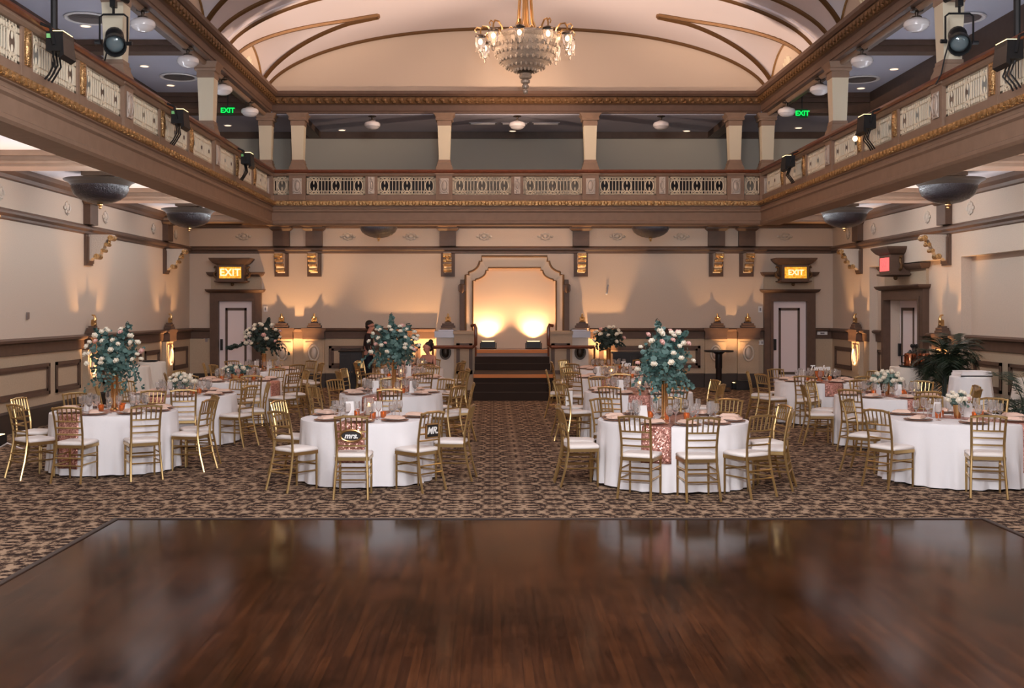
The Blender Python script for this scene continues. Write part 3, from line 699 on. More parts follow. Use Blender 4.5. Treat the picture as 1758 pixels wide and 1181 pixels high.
# ---------------------------------------------------------------- stage niche, platform and stairs
NC = WX(883)
def sym(pts): return [(NC+(WX(x)-NC), WZ(y)) for x, y in pts] + [(2*NC-WX(x), WZ(y)) for x, y in pts[::-1]]
def curve(a, b, c, n=8):
    return [((1-t)**2*a[0]+2*t*(1-t)*b[0]+t*t*c[0], (1-t)**2*a[1]+2*t*(1-t)*b[1]+t*t*c[1]) for t in [i/n for i in range(n+1)]]
outer = [(799.5,600),(799.5,472)] + [(805,472),(805,467.5)] + curve((805,467.5),(822,463),(823.5,449)) + [(827,449),(827,440.5)]
inner = [(811.7,600),(811.7,482)] + [(816.6,482),(816.6,480)] + curve((816.6,480),(834,476),(834.6,464.5)) + [(838,464.5),(838,460)]
o2, i2 = sym(outer), sym(inner)
nb = MB(); n = len(o2)
vs = [(x, YW-.16, z) for x, z in o2] + [(x, YW-.13, z) for x, z in i2] + [(x, YW, z) for x, z in o2] + [(x, YW-.005, z) for x, z in i2]
fs = []
for i in range(n-1): fs += [(i, i+1, n+i+1, n+i), (i, 2*n+i, 2*n+i+1, i+1), (n+i, n+i+1, 3*n+i+1, 3*n+i)]
nb.add(vs, fs); trim(nb, 'tymp', 'beige curved frame of the stage niche')
nm = MB(); nm.tube([(x, YW-.17, z) for x, z in o2], .028, 6); trim(nm, 'giltd', 'outer bead of the stage niche frame')
nm = MB(); nm.tube([(x, YW-.14, z) for x, z in i2], .022, 6); trim(nm, 'giltd', 'inner bead of the stage niche frame')
ni = MB().prism(i2, 'xz', YW-.02, YW-.004); trim(ni, 'tymp', 'beige back panel of the stage niche')
for sg in (-1, 1):
    x = NC+sg*(WX(883)-WX(797)+.05)
    pb = MB().stack(x, YW-.08, [(1.0,.07,.1),(2.55,.07,.1),(2.6,.10,.12),(2.75,.10,.12),(2.78,.06,.08),(2.9,.05,.07)]).ball((x, YW-.2, 2.65), (.05,.05,.12), 8, 6)
    trim(pb, 'trim', 'slender pilaster at the %s of the stage niche' % ('left' if sg < 0 else 'right'))
SX0, SX1 = -.44, 1.46
struct('floor_stage', MB().box((SX0, 28.5, 0), (SX1, YW, 1.05)), 'stage', 'raised stage floor in the niche')
st = MB()
for i, y in enumerate((28.2, 27.9)): st.box((SX0, y, 0), (SX1, 28.5, .89-.16*i))
st.box((SX0, 25.95, 0), (SX1, 28.5, .57))
for i, y in enumerate((25.68, 25.40)): st.box((SX0, y, 0), (SX1, 25.95, .38-.19*i))
sr = thing('stage_stairs', 'dark carpeted stairs with two amber nosings leading up to the stage', 'stairs', (0,0,0)); 
st.build('steps', 'stair', sr, False)
for y, z in ((28.5, 1.05), (25.95, .57)): MB().box((SX0, y-.03, z-.075), (SX1, y+.02, z+.006)).build('nosing', 'nosing', sr, False)
for sg, nm, xa, xb, xp0, xp1 in ((-1,'left', SX0-.55, SX0-.01, -1.46, -.99), (1,'right', SX1+.01, SX1+.62, 2.09, 2.52)):
    r = thing('stair_cheek', 'panelled white parapet beside the stage stairs, %s one' % nm, 'parapet', (0,0,0)); r['kind'] = 'structure'
    MB().box((xa, 28.72, 0), (xb, YW, 1.46)).box((xa-.02, 28.68, 1.46), (xb+.02, YW, 1.53)).build('wall', 'wains', r, False)
    MB().box((xp0, 29.0, 0), (xp1, YW, 1.36)).build('pier', 'cloth2', r, False)
    MB().box((xp0-.05, 28.94, 1.36), (xp1+.05, YW, 1.53)).stack((xp0+xp1)/2, 29.5, [(1.53,.2,.2),(1.56,.2,.2),(1.60,.14,.14)]).build('cap', 'steel', r, False)
    fm = MB(); a, b = xa+.06, xb-.06
    for (p, q, s, t) in ((a,b,.42,.52),(a,b,1.12,1.22),(a,a+.09,.42,1.22),(b-.09,b,.42,1.22)): fm.box((p,28.68,s),(q,28.72,t))
    fm.build('panel_frame', 'trim', r, False)
    md = MB(); xm = (xp0+xp1)/2; md.tube([(xm+.12*math.cos(t), 28.97, .97+.16*math.sin(t)) for t in [2*PI*k/20 for k in range(20)]], .03, 6, True); md.ball((xm,28.99,.97),(.09,.04,.13),10,6)
    md.build('medallion', 'bronze', r)
    hr = thing('handrail', 'dark mahogany handrail at the %s side of the stage stairs' % nm, 'handrail', (0,0,0))
    xi = SX0+.02 if sg < 0 else SX1-.02; xo = -1.52 if sg < 0 else 2.62
    top = PZ(558, 28.3); low = PZ(596, 28.3)
    MB().tube([(xo, 28.38, low), (xi-sg*(-.08), 28.38, low), (xi, 28.34, low+.06), (xi, 28.34, top-.08), (xi+sg*.03, 28.36, top), (xi+sg*.12, 28.4, top-.02)], .045, 8).build('rail', 'mahog', hr)
    MB().tube([(xo, 28.38, low), (xo, 28.38, 0)], .025, 8).tube([(xi, 28.34, low), (xi, 28.34, .9)], .025, 8).build('post', 'mahog', hr)
for px, nm in ((838, 'left'), (916, 'right')):
    r = thing('uplight', 'black uplight on the stage floor before the niche, %s one' % nm, 'uplight', (PX(px, 29.35), 29.35, 1.05))
    MB().box((-.19,-.07,.03),(.19,.07,.20)).build('housing', 'black', r, False)
    MB().box((-.16,-.055,.20),(.16,.055,.21)).build('lens', 'rigglow', r, False)
    MB().tube([(-.21,0,0),(-.21,0,.16)], .012, 5).tube([(.21,0,0),(.21,0,.16)], .012, 5).tube([(-.21,0,.01),(.21,0,.01)], .012, 5).build('yoke', 'black', r)

# ---------------------------------------------------------------- uplights round the walls (real lamps with their light)
def lamp(name, kind, loc, energy, col, **kw):
    l = bpy.data.lights.new(name, kind); l.energy = energy; l.color = col
    for k, v in kw.items(): setattr(l, k, v)
    o = bpy.data.objects.new(name, l); COL.objects.link(o); o.location = loc; return o
WARM = (1.0, .55, .235)
def upl(root):
    MB().box((-.13,-.09,.03),(.13,.09,.17)).build('housing', 'black', root, False)
    MB().box((-.10,-.07,.17),(.10,.07,.18)).build('lens', 'rigglow', root, False)
    MB().tube([(-.15,0,0),(-.15,0,.14)], .012, 5).tube([(.15,0,0),(.15,0,.14)], .012, 5).tube([(-.15,0,.01),(.15,0,.01)], .012, 5).build('yoke', 'black', root)
PU = Proto(upl, 'uplight', 'uplight', 'uplights on the floor along the walls')
UPE = 330
def uplight(x, y, rz, label, e=UPE, lean=(0,0), size=62):
    PU.put((x, y, 0), rz, label)
    o = lamp('uplight_beam', 'SPOT', (x, y, .22), e, WARM, spot_size=math.radians(size), spot_blend=.7, shadow_soft_size=.06)
    d = Vector((lean[0], lean[1], 1)); o.rotation_euler = d.to_track_quat('-Z', 'Y').to_euler()
uplight(WX(510), YW-.72, 0, 'black uplight on the floor between the left pair of back pilasters', 560, (0,.2), 64)
uplight(WX(1255), YW-.72, 0, 'black uplight on the floor between the right pair of back pilasters', 560, (0,.2), 64)
uplight(PX(734,29.2), 29.2, 0, 'black uplight on the floor left of the left stage pier', 460, (-.15,.12), 84)
uplight(PX(1031,29.2), 29.2, 0, 'black uplight on the floor right of the right stage pier', 420, (.15,.12), 84)
for sd, sg, x in (('left', 1, XL), ('right', -1, XR)):
    for i, y in enumerate(PIL[:3]):
        uplight(x+sg*.55, y, PI/2, 'black uplight on the floor before a %s wall pilaster, %s from the back' % (sd, ORD[i]), 460, (-sg*.16, 0))
for px in (838, 916):
    o = lamp('niche_uplight_beam', 'SPOT', (PX(px, 29.6), 29.58, 1.28), 260, (1,.54,.25), spot_size=math.radians(125), spot_blend=.9, shadow_soft_size=.05)
    o.rotation_euler = Vector((0,.12,1)).to_track_quat('-Z','Y').to_euler()

# ---------------------------------------------------------------- chandelier
CHY, CHX = 20.0, .60
ch = thing('chandelier', 'large gilt and crystal bowl chandelier under the vault', 'chandelier', (CHX, CHY, 0))
cz = 6.98
MB().lathe([(.62,.06),(.64,.02),(.63,-.02),(.60,-.05)], 32, (0,0,cz)).build('rim', 'crystal', ch)
bp = [(.60,-.05),(.585,-.16),(.54,-.28),(.46,-.40),(.34,-.50),(.20,-.56),(.12,-.58)]
bw = MB().lathe(bp, 40, (0,0,cz))
for i in range(1, len(bp)-1):
    for k in range(44 - i*5):
        a = 2*PI*k/(44-i*5)+i*.07; bw.ball((bp[i][0]*1.015*math.cos(a), bp[i][0]*1.015*math.sin(a), cz+bp[i][1]), (.028,.028,.045), 5, 4)
bw.build('crystal_bowl', 'crystal', ch, False)
MB().lathe([(.03,-.56),(.14,-.57),(.15,-.60),(.05,-.62)], 20, (0,0,cz)).build('boss', 'bronze', ch)
dr_ = MB().lathe([(.10,-.62),(.12,-.67),(.10,-.71),(.04,-.72),(.085,-.745),(.08,-.79),(.04,-.81),(.065,-.84),(.06,-.88),(.03,-.90),(.05,-.93),(.045,-.97),(.01,-1.0)], 14, (0,0,cz))
dr_.build('pendant_drop', 'crystal', ch)
stm = MB()
for k in range(10):
    a = 2*PI*k/10; c, s = math.cos(a), math.sin(a)
    stm.tube([(.30*c,.30*s,cz+.02),(.22*c,.22*s,cz+.12),(.14*c,.14*s,cz+.34),(.115*c,.115*s,cz+.7),(.10*c,.10*s,9.0)], .014, 6)
    stm.ball((.33*c,.33*s,cz+.10),(.05,.05,.09),6,5)
stm.tube([(0,0,cz-.5),(0,0,9.02)], .03, 8).lathe([(.16,8.9),(.28,8.96),(.3,9.02)], 20); stm.build('stem', 'goldv', ch)
for k in range(10):
    a = 2*PI*(k+.25)/10; c, s = math.cos(a), math.sin(a)
    P = lambda r, z: (r*c, r*s, cz+z)
    am = MB().tube([P(.58,.0),P(.61,.12),P(.69,.20),P(.78,.20),P(.82,.13),P(.82,.06)], .016, 6)
    am.tube([P(.62,.02),P(.66,.06),P(.70,.02),P(.67,-.03)], .012, 5)
    am.tube([P(.80,.16),P(.88,.18),P(.92,.13),P(.89,.09)], .012, 5)
    arm = am.build('arm', 'goldv', ch)
    MB().lathe([(.02,.06),(.08,.045),(.10,.02),(.09,.0)], 12, (.82*c,.82*s,cz)).build('lamp_cap', 'bronze', arm)
    sh = MB().lathe([(.085,.0),(.095,-.05),(.09,-.12),(.065,-.20),(.03,-.26)], 12, (.82*c,.82*s,cz)).build('crystal_shade', 'glass', arm)
    MB().ball((.82*c,.82*s,cz-.08),(.03,.03,.05),8,6).build('bulb', 'bulb', arm)
    fr = MB()
    for q in range(6):
        t = 2*PI*q/6; fr.ball((.82*c+.075*math.cos(t), .82*s+.075*math.sin(t), cz-.22),(.014,.014,.05),5,4)
    fr.ball((.82*c,.82*s,cz-.31),(.02,.02,.04),6,5); fr.build('crystal_fringe', 'crystal', arm)
lamp('chandelier_bulbs_light', 'POINT', (CHX, CHY, cz+.42), 10, (1,.60,.36), shadow_soft_size=.3)
for k in range(5):
    a = 2*PI*(k+.3)/5; lamp('chandelier_bulb_light', 'POINT', (CHX+1.0*math.cos(a), CHY+1.0*math.sin(a), cz-.1), 6, (1,.62,.38), shadow_soft_size=.1)

# ---------------------------------------------------------------- bowl pendants under the balconies
def bowl(root):          # origin at the ceiling
    MB().box((-.26,-.2,-.09),(.26,.2,0)).box((-.20,-.15,-.13),(.20,.15,-.09)).build('ceiling_block', 'taupe', root, False)
    MB().tube([(0,0,-.1),(0,0,-.30)], .05, 10).build('stem', 'steel', root)
    MB().lathe([(.46,-.24),(.60,-.17),(.61,-.15),(.58,-.15),(.49,-.25),(.47,-.27)], 36).build('rim', 'bronze', root)
    bw = [(.485,-.25),(.475,-.33),(.43,-.42),(.34,-.49),(.22,-.54),(.10,-.565),(.03,-.57)]
    MB().lathe(bw, 36).build('glass_bowl', 'bowl', root)
    MB().lathe([(.02,-.56),(.05,-.575),(.05,-.59),(.02,-.60)], 10).ball((0,0,-.63),(.03,.03,.03),8,6).build('finial', 'goldv', root)
PBW = Proto(bowl, 'bowl_pendant', 'pendant lamp', 'dark crystal bowl pendants')
BL = []
for sd, x in (('left', -6.82), ('right', 7.93)):
    for i, y in enumerate((24.9, 19.25)):
        PBW.put((x, y, ZC), 0, 'dark cut glass bowl pendant under the %s balcony, %s the stage wall' % (sd, ('nearer to','farther from')[i])); BL.append((x, y))
for px, nm in ((650,'left'), (1117,'right')):
    PBW.put((PX(px,28.4), 28.4, ZC), 0, 'dark bowl pendant under the back balcony, %s one' % nm); BL.append((PX(px,28.4), 28.4))
for x, y in BL:
    lamp('bowl_lamp_light', 'POINT', (x, y, ZC-.24), 10, (1,.74,.58), shadow_soft_size=.08)

# schoolhouse globes under the entablature
def globe(root):
    MB().lathe([(.05,0),(.07,-.02),(.10,-.03),(.10,-.06),(.03,-.075),(.02,-.13),(.08,-.14),(.08,-.17)], 16).build('fitter', 'bronze', root)
    MB().lathe([(.085,-.165),(.10,-.18),(.16,-.195),(.19,-.22),(.20,-.26),(.19,-.30),(.17,-.31),(.155,-.335),(.09,-.37),(.02,-.38)], 24).build('globe', 'opal', root)
PGL = Proto(globe, 'globe_pendant', 'ceiling lamp', 'white schoolhouse globe lamps')
for sd, x in (('left', BXL-.17), ('right', BXR+.17)):
    for i, y in enumerate((25.3, 22.75, 20.15, 17.55)):
        PGL.put((x, y, 6.88), 0, 'white schoolhouse globe lamp along the %s gallery, %s from the back' % (sd, ORD[i]))
for i, px in enumerate((639, 888, 1135)):
    PGL.put((PX(px,27.25), 27.25, 6.90), 0, 'white schoolhouse globe lamp under the back entablature, %s of three' % ('left','middle','right')[i])
# recessed downlights and vents of the gallery ceilings
def downl(root):
    MB().lathe([(.11,0),(.11,-.012),(.085,-.012)], 18).build('ring', 'white', root)
    MB().lathe([(.085,-.006),(.085,-.014),(.01,-.014)], 18).build('lens', 'downl', root)
PDL = Proto(downl, 'downlight', 'downlight', 'recessed gallery downlights')
for sd, pts in (('left', [(147,44),(248,113),(293,146)]), ('right', [(1640,52),(1535,118),(1478,151)])):
    for i, (px, py) in enumerate(pts):
        Y = (ZG-H)*F/(CY-py); PDL.put((PX(px,Y), Y, ZG), 0, 'glowing recessed downlight of the %s gallery ceiling, %s from the front' % (sd, ORD[i]))
for i, (px, py) in enumerate([(391,215),(587,223),(880,225),(1179,226),(1371,219)]):
    Y = min((ZGB-H)*F/(CY-py), 29.5); PDL.put((PX(px,Y), Y, ZGB), 0, 'glowing recessed downlight of the back gallery ceiling, %s from the left' % ORD[i])
def rvent(root):
    MB().lathe([(.40,0),(.42,-.02),(.40,-.04),(.35,-.03),(.34,0)], 30).build('ring', 'white', root)
    f = MB()
    for r in (.30,.22,.14,.06): f.lathe([(r,-.005),(r+.03,-.03),(r-.02,-.025)], 24)
    f.build('diffuser', 'steel', root)
PV = Proto(rvent, 'round_vent', 'ceiling vent', 'round vents of the gallery ceilings')
for sd, pts in (('left', [(307,131),(152,30)]), ('right', [(1478,135),(1650,30)])):
    for i, (px, py) in enumerate(pts):
        Y = (ZG-H)*F/(CY-py); PV.put((PX(px,Y), Y, ZG), 0, 'round white ceiling vent of the %s gallery, %s from the back' % (sd, ORD[i]))
def svent(root):
    MB().box((-.35,-.12,-.015),(.35,.12,0)).build('frame', 'steel', root, False)
    f = MB()
    for k in range(5): f.box((-.31,-.09+.04*k,-.025),(.31,-.075+.04*k,-.015))
    f.build('grille', 'white', root, False)
PSV = Proto(svent, 'slot_vent', 'ceiling vent', 'slot vents of the back gallery ceiling')
for i, px in enumerate((829, 884, 937)):
    PSV.put((PX(px,28.3), 28.3, ZGB), 0, 'rectangular slot vent in the back gallery ceiling, %s of three' % ('left','middle','right')[i])

# ---------------------------------------------------------------- stage lighting on the balconies
def parcan(root):        # clamped under the hand rail, body hangs before the railing (local -y faces the hall)
    MB().frus((0,-.24,5.13),(.17,.10),(0,-.24,5.36),(.17,.10)).add([(-.19,-.36,5.08),(.19,-.36,5.08),(.19,-.30,5.04),(-.19,-.30,5.04),(-.17,-.34,5.30),(.17,-.34,5.30)],[(0,1,5,4),(0,3,2,1),(1,2,5),(0,4,3),(2,3,4,5)]).build('housing', 'black', root, False)
    MB().box((-.15,-.335,5.365),(.15,-.20,5.372)).build('glow_slot', 'rigglow', root, False)
    MB().tube([(.18,-.05,5.46),(.18,-.20,5.40),(.18,-.24,5.2)], .02, 6).tube([(-.18,-.05,5.46),(-.18,-.20,5.40),(-.18,-.24,5.2)], .02, 6).tube([(-.18,-.05,5.46),(.18,-.05,5.46)], .02, 6).build('clamp', 'black', root)
    cb = MB()
    for dx in (-.12,-.02,.08): cb.tube([(dx,-.2,5.13),(dx-.05,-.24,4.98),(dx-.02-.12*dx,-.16,4.86),(dx-.03,-.12,4.80)], .012, 5)
    cb.build('cable', 'black', root)
    MB().box((-.176,-.20,5.28),(-.168,-.15,5.33)).build('tape_mark', 'tape', root, False)
PPC = Proto(parcan, 'balcony_floodlight', 'stage light', 'black floodlights clamped to the balcony rails')
for sd, x, rz, pts in (('left', BXL, PI/2, (100, 307, 423)), ('right', BXR, -PI/2, (1735, 1490, 1355))):
    for i, px in enumerate(pts):
        xx = x+(.22 if sd == 'left' else -.22); y = xx*F/(px-CX)
        PPC.put((x, y, 0), rz, 'black floodlight clamped on the %s balcony rail, %s from the front' % (sd, ORD[i]))
def rig(sd, sg, xpole, ypole, xs, ys):
    r = thing('lighting_pipe', 'black pipe rig above the %s balcony rail at the top of the photo' % sd, 'pipe rig', (0,0,0))
    MB().tube([(xpole, ypole, 4.76), (xpole, ypole, ZG)], .045, 8).build('upright', 'black', r)
    MB().tube([(xpole, ypole, 6.54), (xs-sg*-.2, ys, 6.54)], .04, 8).tube([(xpole, ypole, 6.68), (xs-sg*-.2, ys, 6.68)], .04, 8).build('crossbar', 'black', r)
    s = thing('ellipsoidal_spotlight', 'black theatre spotlight hanging beside the %s gallery column' % sd, 'stage light', (xs, ys, -.45))
    zt = 6.9
    MB().tube([(0,0,6.99),(0,0,6.80)], .02, 6).box((-.04,-.05,6.90),(.04,.05,7.0)).build('hook_clamp', 'black', s)
    MB().tube([(-.20,0,6.40),(-.20,0,6.76),(-.15,0,6.80),(.15,0,6.80),(.20,0,6.76),(.20,0,6.36)], .015, 6).build('yoke', 'black', s)
    d = Vector((.28*sg, -.80, -.45)).normalized()
    mt = Matrix.Translation((0,.05,6.48)) @ d.to_track_quat('Z','Y').to_matrix().to_4x4()
    MB().lathe([(.02,-.22),(.10,-.20),(.13,-.10),(.13,.02),(.10,.06),(.10,.30)], 16).xform(mt).build('barrel', 'black', s)
    MB().lathe([(.10,.28),(.15,.30),(.16,.46),(.145,.46),(.135,.32),(.10,.30)], 16).xform(mt).build('hood', 'black', s)
    MB().ball((0,0,.33),(.125,.125,.05),16,8).xform(mt).build('lens', 'lens', s)
    MB().tube([(-.27,0,6.40),(-.18,0,6.40)], .03, 8).build('knob', 'black', s); MB().tube([(.18,0,6.38),(.27,0,6.38)], .03, 8).build('knob', 'black', s)
    MB().tube([(-.05,.1,6.6),(-.16,.12,6.2),(-.22,.1,5.95),(-.3,.1,5.8)], .012, 5).build('cable', 'black', s)
t = thing('clamp_lamp', 'small lit warm bulb clamped on the right balcony rail', 'lamp', (BXR-.06, 5.2, 0))
t.location = (BXR-.10, (BXR-.10)*F/(1468-CX), PZ(238, (BXR-.10)*F/(1468-CX)))
MB().ball((0,0,0), (.045,.045,.05), 10, 8).build('bulb', 'bulb', t); MB().tube([(0,0,.03),(.03,0,.09),(.08,0,.12)], .018, 6).build('holder', 'black', t)
# dark benches in the back gallery
for nm, a, b in (('left', 530, 742), ('right', 1032, 1243)):
    t = thing('gallery_bench', 'dark bench behind the %s lattice panels of the back gallery' % nm, 'bench', ((PX(a,28)+PX(b,28))/2, 28.0, 4.62)); hw = (PX(b,28)-PX(a,28))/2
    MB().box((-hw,-.25,.38),(hw,.25,.44)).build('seat', 'dark', t, False); MB().box((-hw,.2,.44),(hw,.27,.86)).build('backrest', 'dark', t, False)
    for x in (-hw+.1, 0, hw-.1): MB().box((x-.04,-.22,0),(x+.04,.24,.38)).build('leg', 'dark', t, False)
struct('floor_gallery', MB().box((XL, YB-.0, 4.62), (XR, YW, 4.66)), 'carpet', 'carpeted floor of the back gallery')
rig('left', 1, PX(93,14.15), 14.15, PX(197,16.0), 15.95)
rig('right', -1, PX(1746,14.3), 14.3, PX(1647,15.9), 15.9)
# ================================================================ BANQUET TABLES
def chair_parts(root):
    G = 'chair'
    c = MB(); w = .185; pts = []
    def cush(z, k): return [(-.195*k,-.17*k,z),(-.205*k,0,z),(-.20*k,.17*k,z),(-.12*k,.20*k,z),(.12*k,.20*k,z),(.20*k,.17*k,z),(.205*k,0,z),(.195*k,-.17*k,z),(.1*k,-.185*k,z),(-.1*k,-.185*k,z)]
    vs = cush(.452,.97)+cush(.462,1.0)+cush(.478,1.0)+cush(.492,.93)+cush(.500,.70)+cush(.503,.35); n = 10
    fs = [(i*n+k, i*n+(k+1)%n, (i+1)*n+(k+1)%n, (i+1)*n+k) for i in range(5) for k in range(n)] + [tuple(range(n))[::-1], tuple(range(5*n,6*n))]
    c.add(vs, fs).build('cushion', 'cushion', root, True, 60)
    MB().prism([(-.19,-.175),(-.20,.17),(-.15,.195),(.15,.195),(.20,.17),(.19,-.175)], 'xy', .415, .452).build('seat_frame', G, root)
    def knob(pts, r):      # slim turned post with bamboo rings
        P, R = [], []
        for i in range(len(pts)-1):
            a, b = Vector(pts[i]), Vector(pts[i+1]); P.append(a); R.append(r*1.0)
        P.append(Vector(pts[-1])); R.append(r*.85); return P, R
    for sx in (-1, 1):
        P, R = knob([(sx*.19,-.285,0),(sx*.18,-.225,.22),(sx*.168,-.185,.44),(sx*.168,-.19,.60),(sx*.173,-.225,.78),(sx*.180,-.262,.915)], .0145)
        MB().tube(P, R, 6).build('leg', G, root)
        P, R = knob([(sx*.178,.165,0),(sx*.178,.165,.2),(sx*.178,.165,.43)], .0145)
        R[0] = .012; MB().tube(P, R, 6).build('leg', G, root)
    def back(z): # centre y of the back at height z
        return -.19 - (.035 if z > .60 else 0)*(min(z,.78)-.60)/.18 - (max(z-.78,0))*.037/.135
    MB().tube([(-.19,back(.905),.895),(-.09,back(.905),.915),(.09,back(.905),.915),(.19,back(.905),.895)], .0145, 6).build('top_rail', G, root)
    for z in (.745,.665,.585):
        MB().tube([(-.172,back(z),z),(-.06,back(z)-.012,z),(.06,back(z)-.012,z),(.172,back(z),z)], .0105, 6).build('back_rail', G, root)
    for k in range(5):
        x = -.12 + .06*k
        MB().tube([(x*.97,back(.745)-.008,.745),(x,back(.905),.908)], .0085, 5).build('spindle', G, root)
    for z in (.33,.22):
        for sx in (-1, 1): MB().tube([(sx*.178,.165,z),(sx*(.17+.01*(z<.3)),-.21,z)], .0095, 5).build('stretcher', G, root)
    for y, z in ((.165,.29),(-.215,.30),(-.23,.21)): MB().tube([(-.178,y,z),(.178,y,z)], .0095, 5).build('stretcher', G, root)
PCH = Proto(chair_parts, 'chiavari_chair', 'chair', 'gold chiavari chairs')

def cloth_fn(r, nf, seed, h=.76, amp=.042, flare=.030):
    rd = random.Random(seed); ph = [rd.uniform(0, 2*PI) for _ in range(3)]
    def R(a, t):          # t: 0 at the table edge, 1 at the floor
        f = math.sin(nf*a+ph[0]+.8*math.sin(2*a+ph[1])) + .45*math.sin((nf*1.7//1)*a+ph[2])
        return r + flare*t + amp*t*(.35+.65*t)*f*.6
    return R
def cloth_mesh(r, R, h=.76, z0=.015, n=168):
    vs = []; prof = []
    for rr in (.25,.6,.9): prof.append(('f', rr*r, h))
    prof += [('f', r*.975, h-.001), ('f', r*.995, h-.006)]
    for t in (.02,.06,.15,.3,.45,.6,.75,.88,1.0): prof.append(('s', t, lerp(h-.014, z0, t)))
    for k, v, z in prof:
        for i in range(n):
            a = 2*PI*i/n; q = v if k == 'f' else R(a, v)
            zz = z if (k == 'f' or v < 1) else z + .012*max(0, math.sin(5*a+v*7+r*9))
            vs.append((q*math.cos(a), q*math.sin(a), zz))
    m = len(prof); fs = [(j*n+i, j*n+(i+1)%n, (j+1)*n+(i+1)%n, (j+1)*n+i) for j in range(m-1) for i in range(n)]
    fs.append(tuple(range(n))); return MB().add(vs, fs)
def runner_mesh(r, R, phi, w=.33, drop=(.45,.45), h=.76):
    vs = []; nu = 9; rows = []
    top = h + .004
    def skirt(sign, d):
        out = []
        for t in [i/10*d for i in range(1, 11)]:
            row = []
            for i in range(nu):
                u = -w/2 + w*i/(nu-1); a = phi + (0 if sign > 0 else PI) + sign*u/r
                q = R(a, t) + .012; row.append((q*math.cos(a), q*math.sin(a), lerp(h-.014, .015, t)))
            out.append(row)
        return out
    back = skirt(-1, drop[1])[::-1] if drop[1] else []
    rows += back
    for sgn, rr in ((-1, 1.004), (-1, .97)) + tuple((0, s) for s in (-.7,-.3,.3,.7)) + ((1, .97), (1, 1.004)):
        row = []
        for i in range(nu):
            u = -w/2 + w*i/(nu-1)
            if sgn: a = phi + (0 if sgn > 0 else PI) + sgn*u/r; q = r*rr; row.append((q*math.cos(a), q*math.sin(a), top - (.008 if rr > 1 else 0)))
            else: row.append((rr*r*math.cos(phi) - u*math.sin(phi), rr*r*math.sin(phi) + u*math.cos(phi), top))
        rows.append(row)
    rows += skirt(1, drop[0]) if drop[0] else []
    for row in rows: vs += row
    fs = [(j*nu+i, j*nu+i+1, (j+1)*nu+i+1, (j+1)*nu+i) for j in range(len(rows)-1) for i in range(nu-1)]
    return MB().add(vs, fs)

# things on the tables
def plate_parts(root):
    MB().lathe([(.02,0),(.10,0),(.165,.014),(.168,.018),(.10,.010),(.01,.009)], 28).build('charger', 'charger', root)
    MB().lathe([(.02,.011),(.08,.011),(.132,.026),(.134,.029),(.08,.017),(.01,.016)], 28).build('dish', 'plate', root)
PPL = Proto(plate_parts, 'dinner_plate', 'plate', 'place setting plates')
def napkin_parts(root):
    MB().frus((0,0,.0),(.062,.115),(0,0,.022),(.055,.105)).build('fold', 'napkin', root, False)
    MB().frus((.004,.01,.0225),(.048,.085),(.006,.012,.034),(.040,.075)).build('flap', 'napkin', root, False)
PNA = Proto(napkin_parts, 'napkin', 'napkin', 'folded blush napkins')
def goblet_parts(root):
    MB().lathe([(.033,0),(.033,.004),(.007,.010),(.006,.075),(.012,.082)], 14).build('stem', 'glass', root)
    MB().lathe([(.010,.080),(.033,.10),(.042,.135),(.040,.175),(.035,.20),(.033,.20),(.038,.175),(.040,.136),(.031,.103),(.004,.086)], 16).build('cup', 'glass', root)
PGO = Proto(goblet_parts, 'water_goblet', 'glass', 'water goblets')
def wine_parts(root):
    MB().lathe([(.034,0),(.034,.004),(.006,.010),(.005,.095),(.010,.10)], 14).build('stem', 'glass', root)
    MB().lathe([(.009,.098),(.030,.125),(.036,.155),(.031,.225),(.029,.225),(.034,.156),(.028,.128),(.004,.103)], 16).build('cup', 'glass', root)
PWI = Proto(wine_parts, 'wine_glass', 'glass', 'wine glasses')
def votive_parts(root):
    MB().lathe([(.030,0),(.036,.03),(.038,.075),(.035,.075),(.033,.03),(.02,.01)], 14).build('cup', 'amber', root)
    MB().lathe([(.028,.012),(.028,.035),(.005,.036)], 12).build('candle', 'wax', root)
    MB().ball((0,0,.050),(.006,.006,.013),6,5).build('flame', 'flame', root)
PVO = Proto(votive_parts, 'votive_candle', 'candle', 'amber votive candles')
def hurricane_parts(root):
    MB().lathe([(.07,0),(.072,.01),(.062,.02)], 18).build('base', 'goldv', root)
    MB().lathe([(.055,.02),(.062,.06),(.062,.20),(.055,.23),(.053,.23),(.059,.20),(.059,.06),(.05,.025)], 18).build('chimney', 'glass', root)
    MB().lathe([(.034,.02),(.034,.12),(.004,.124)], 14).build('candle', 'wax', root)
    MB().ball((0,0,.142),(.010,.010,.022),6,6).build('flame', 'flame', root)
PHU = Proto(hurricane_parts, 'hurricane_candle', 'candle', 'hurricane candles')
def card_parts(w, h):
    def f(root):
        MB().add([(-w/2,-.035,0),(w/2,-.035,0),(w/2,.0,h),(-w/2,.0,h),(-w/2,.035,0),(w/2,.035,0),(-w/2,-.033,0),(w/2,-.033,0),(w/2,.0,h-.004),(-w/2,.0,h-.004),(-w/2,.033,0),(w/2,.033,0)],
                 [(0,1,2,3),(3,2,5,4),(6,9,8,7),(9,10,11,8),(0,6,7,1),(4,5,11,10),(0,3,9,6),(3,4,10,9),(1,7,8,2),(2,8,11,5)]).build('folded_card', 'card', root, False)
    return f
PCA = Proto(card_parts(.10,.17), 'menu_card', 'card', 'white tent cards')

